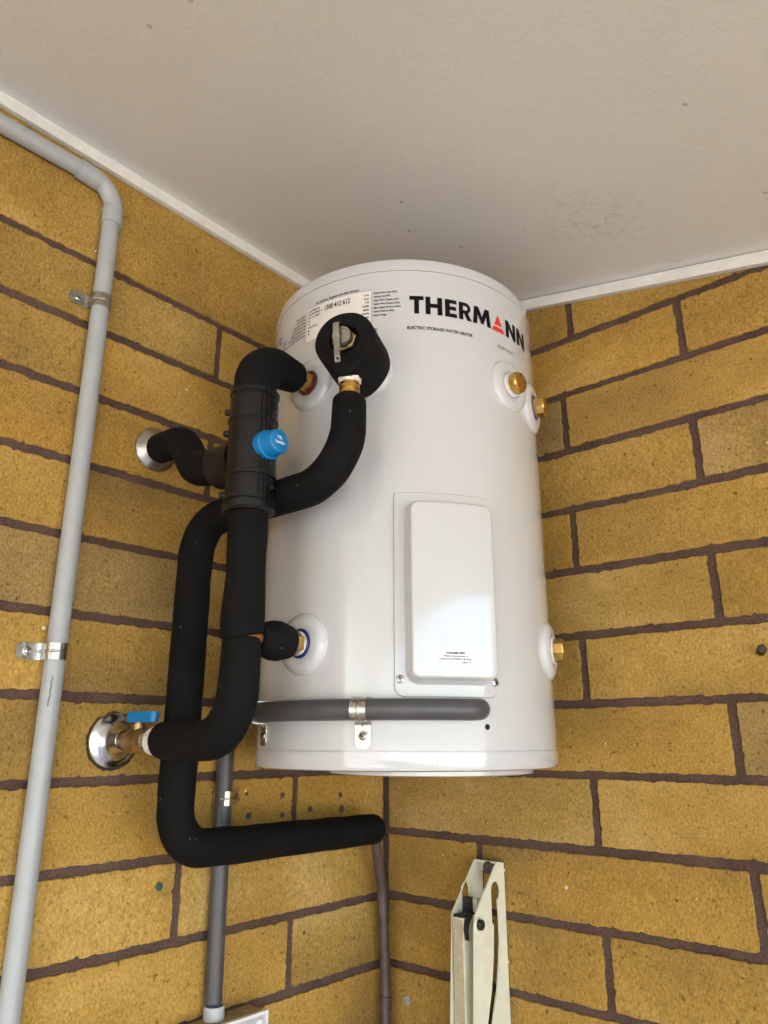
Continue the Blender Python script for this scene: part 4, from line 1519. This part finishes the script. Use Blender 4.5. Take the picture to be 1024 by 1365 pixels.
for z_ in (-0.8385, -0.9600):
    bm = bmesh.new()
    lathe(bm, (XR + 0.0022, -0.0045, z_), (1, 0, 0), [(0, 0.0024), (0.0014, 0.0022), (0.0018, 0)], 12)
    obj('rivet', bm, 'beige', FB)

# ------------------------------------------------------------------ wall plugs, pegs, screws
def plug(x, y, z, n, r, mat, label, hollow=True, group='old wall plugs left in the bricks'):
    bm = bmesh.new()
    p = Vector((x, y, z))
    n = Vector(n)
    rnd = random.Random(int(abs(y * 1e4) + abs(z * 1e3)))
    pr = [(0.0, 0.0), (0.0, r), (0.0012, r * 0.95), (0.0016, r * 0.75)] + ([(0.0013, r * 0.45), (-0.0006, r * 0.40), (-0.0006, 0.0)] if hollow else [(0.0022, r * 0.4), (0.0022, 0)])
    lathe(bm, p, n, pr, 16)
    for v in bm.verts:
        d = v.co - p
        v.co += (d - n * d.dot(n)) * 0.25 * mnoise.noise(v.co * 400) + n * 0.0003 * rnd.random()
    o = obj('wall_plug', bm, mat)
    tag(o, label, 'wall plug', group)
    return o


LN = (1, 0, 0)
plug(0.0006, -0.4443, -0.8312, LN, 0.0052, 'plug_green', 'green plastic wall plug left of the dark grey conduit')
plug(0.0006, -0.3046, -0.7570, LN, 0.0050, 'plug_dark', 'dark wall plug just right of the small wall saddle, above the foam pipe', False)
plug(0.0006, -0.2413, -0.7318, LN, 0.0042, 'plug_dark', 'upper dark wall plug left of the short vertical mortar joint under the heater', False)
plug(0.0006, -0.2398, -0.7600, LN, 0.0042, 'plug_dark', 'lower dark wall plug left of the short vertical mortar joint under the heater', False)
plug(0.0006, -0.1824, -0.7550, LN, 0.0046, 'plug_dark', 'dark wall plug just right of the short vertical mortar joint under the heater', False)
plug(0.0006, -0.1150, -0.7380, LN, 0.0040, 'plug_dark', 'small hollow wall plug close under the heater base, nearest the corner')
plug(0.0006, -0.1116, -0.7590, LN, 0.0056, 'plug_dark', 'larger dark wall plug nearest the corner, just above the foam pipe end', False)
bm = bmesh.new()
lathe(bm, (0.0450, -0.0004, -1.0470), (0, -1, 0), [(0, 0), (0, 0.0080), (0.002, 0.0078), (0.0035, 0.0062), (0.0038, 0.0024), (0.0018, 0.0020), (0.0018, 0)], 22)
o = obj('screw_cap', bm, 'plug_tan')
tag(o, 'round pale screw cap with dark centre beside the brown corner pipe', 'screw cap')
bm = bmesh.new()
pd = Vector((0.35, -1, 0.1)).normalized()
lathe(bm, (0.6400, -0.0004, -0.5430), pd, [(-0.004, 0.0), (-0.004, 0.0058), (0.019, 0.0055), (0.0205, 0.0045), (0.0208, 0.0)], 14)
for v in bm.verts:
    v.co += Vector((0, 0, 0.0012)) * mnoise.noise(v.co * 300)
o = obj('wall_peg', bm, 'dark_steel')
tag(o, 'stubby dark metal peg sticking out of the right wall at the picture edge', 'peg')
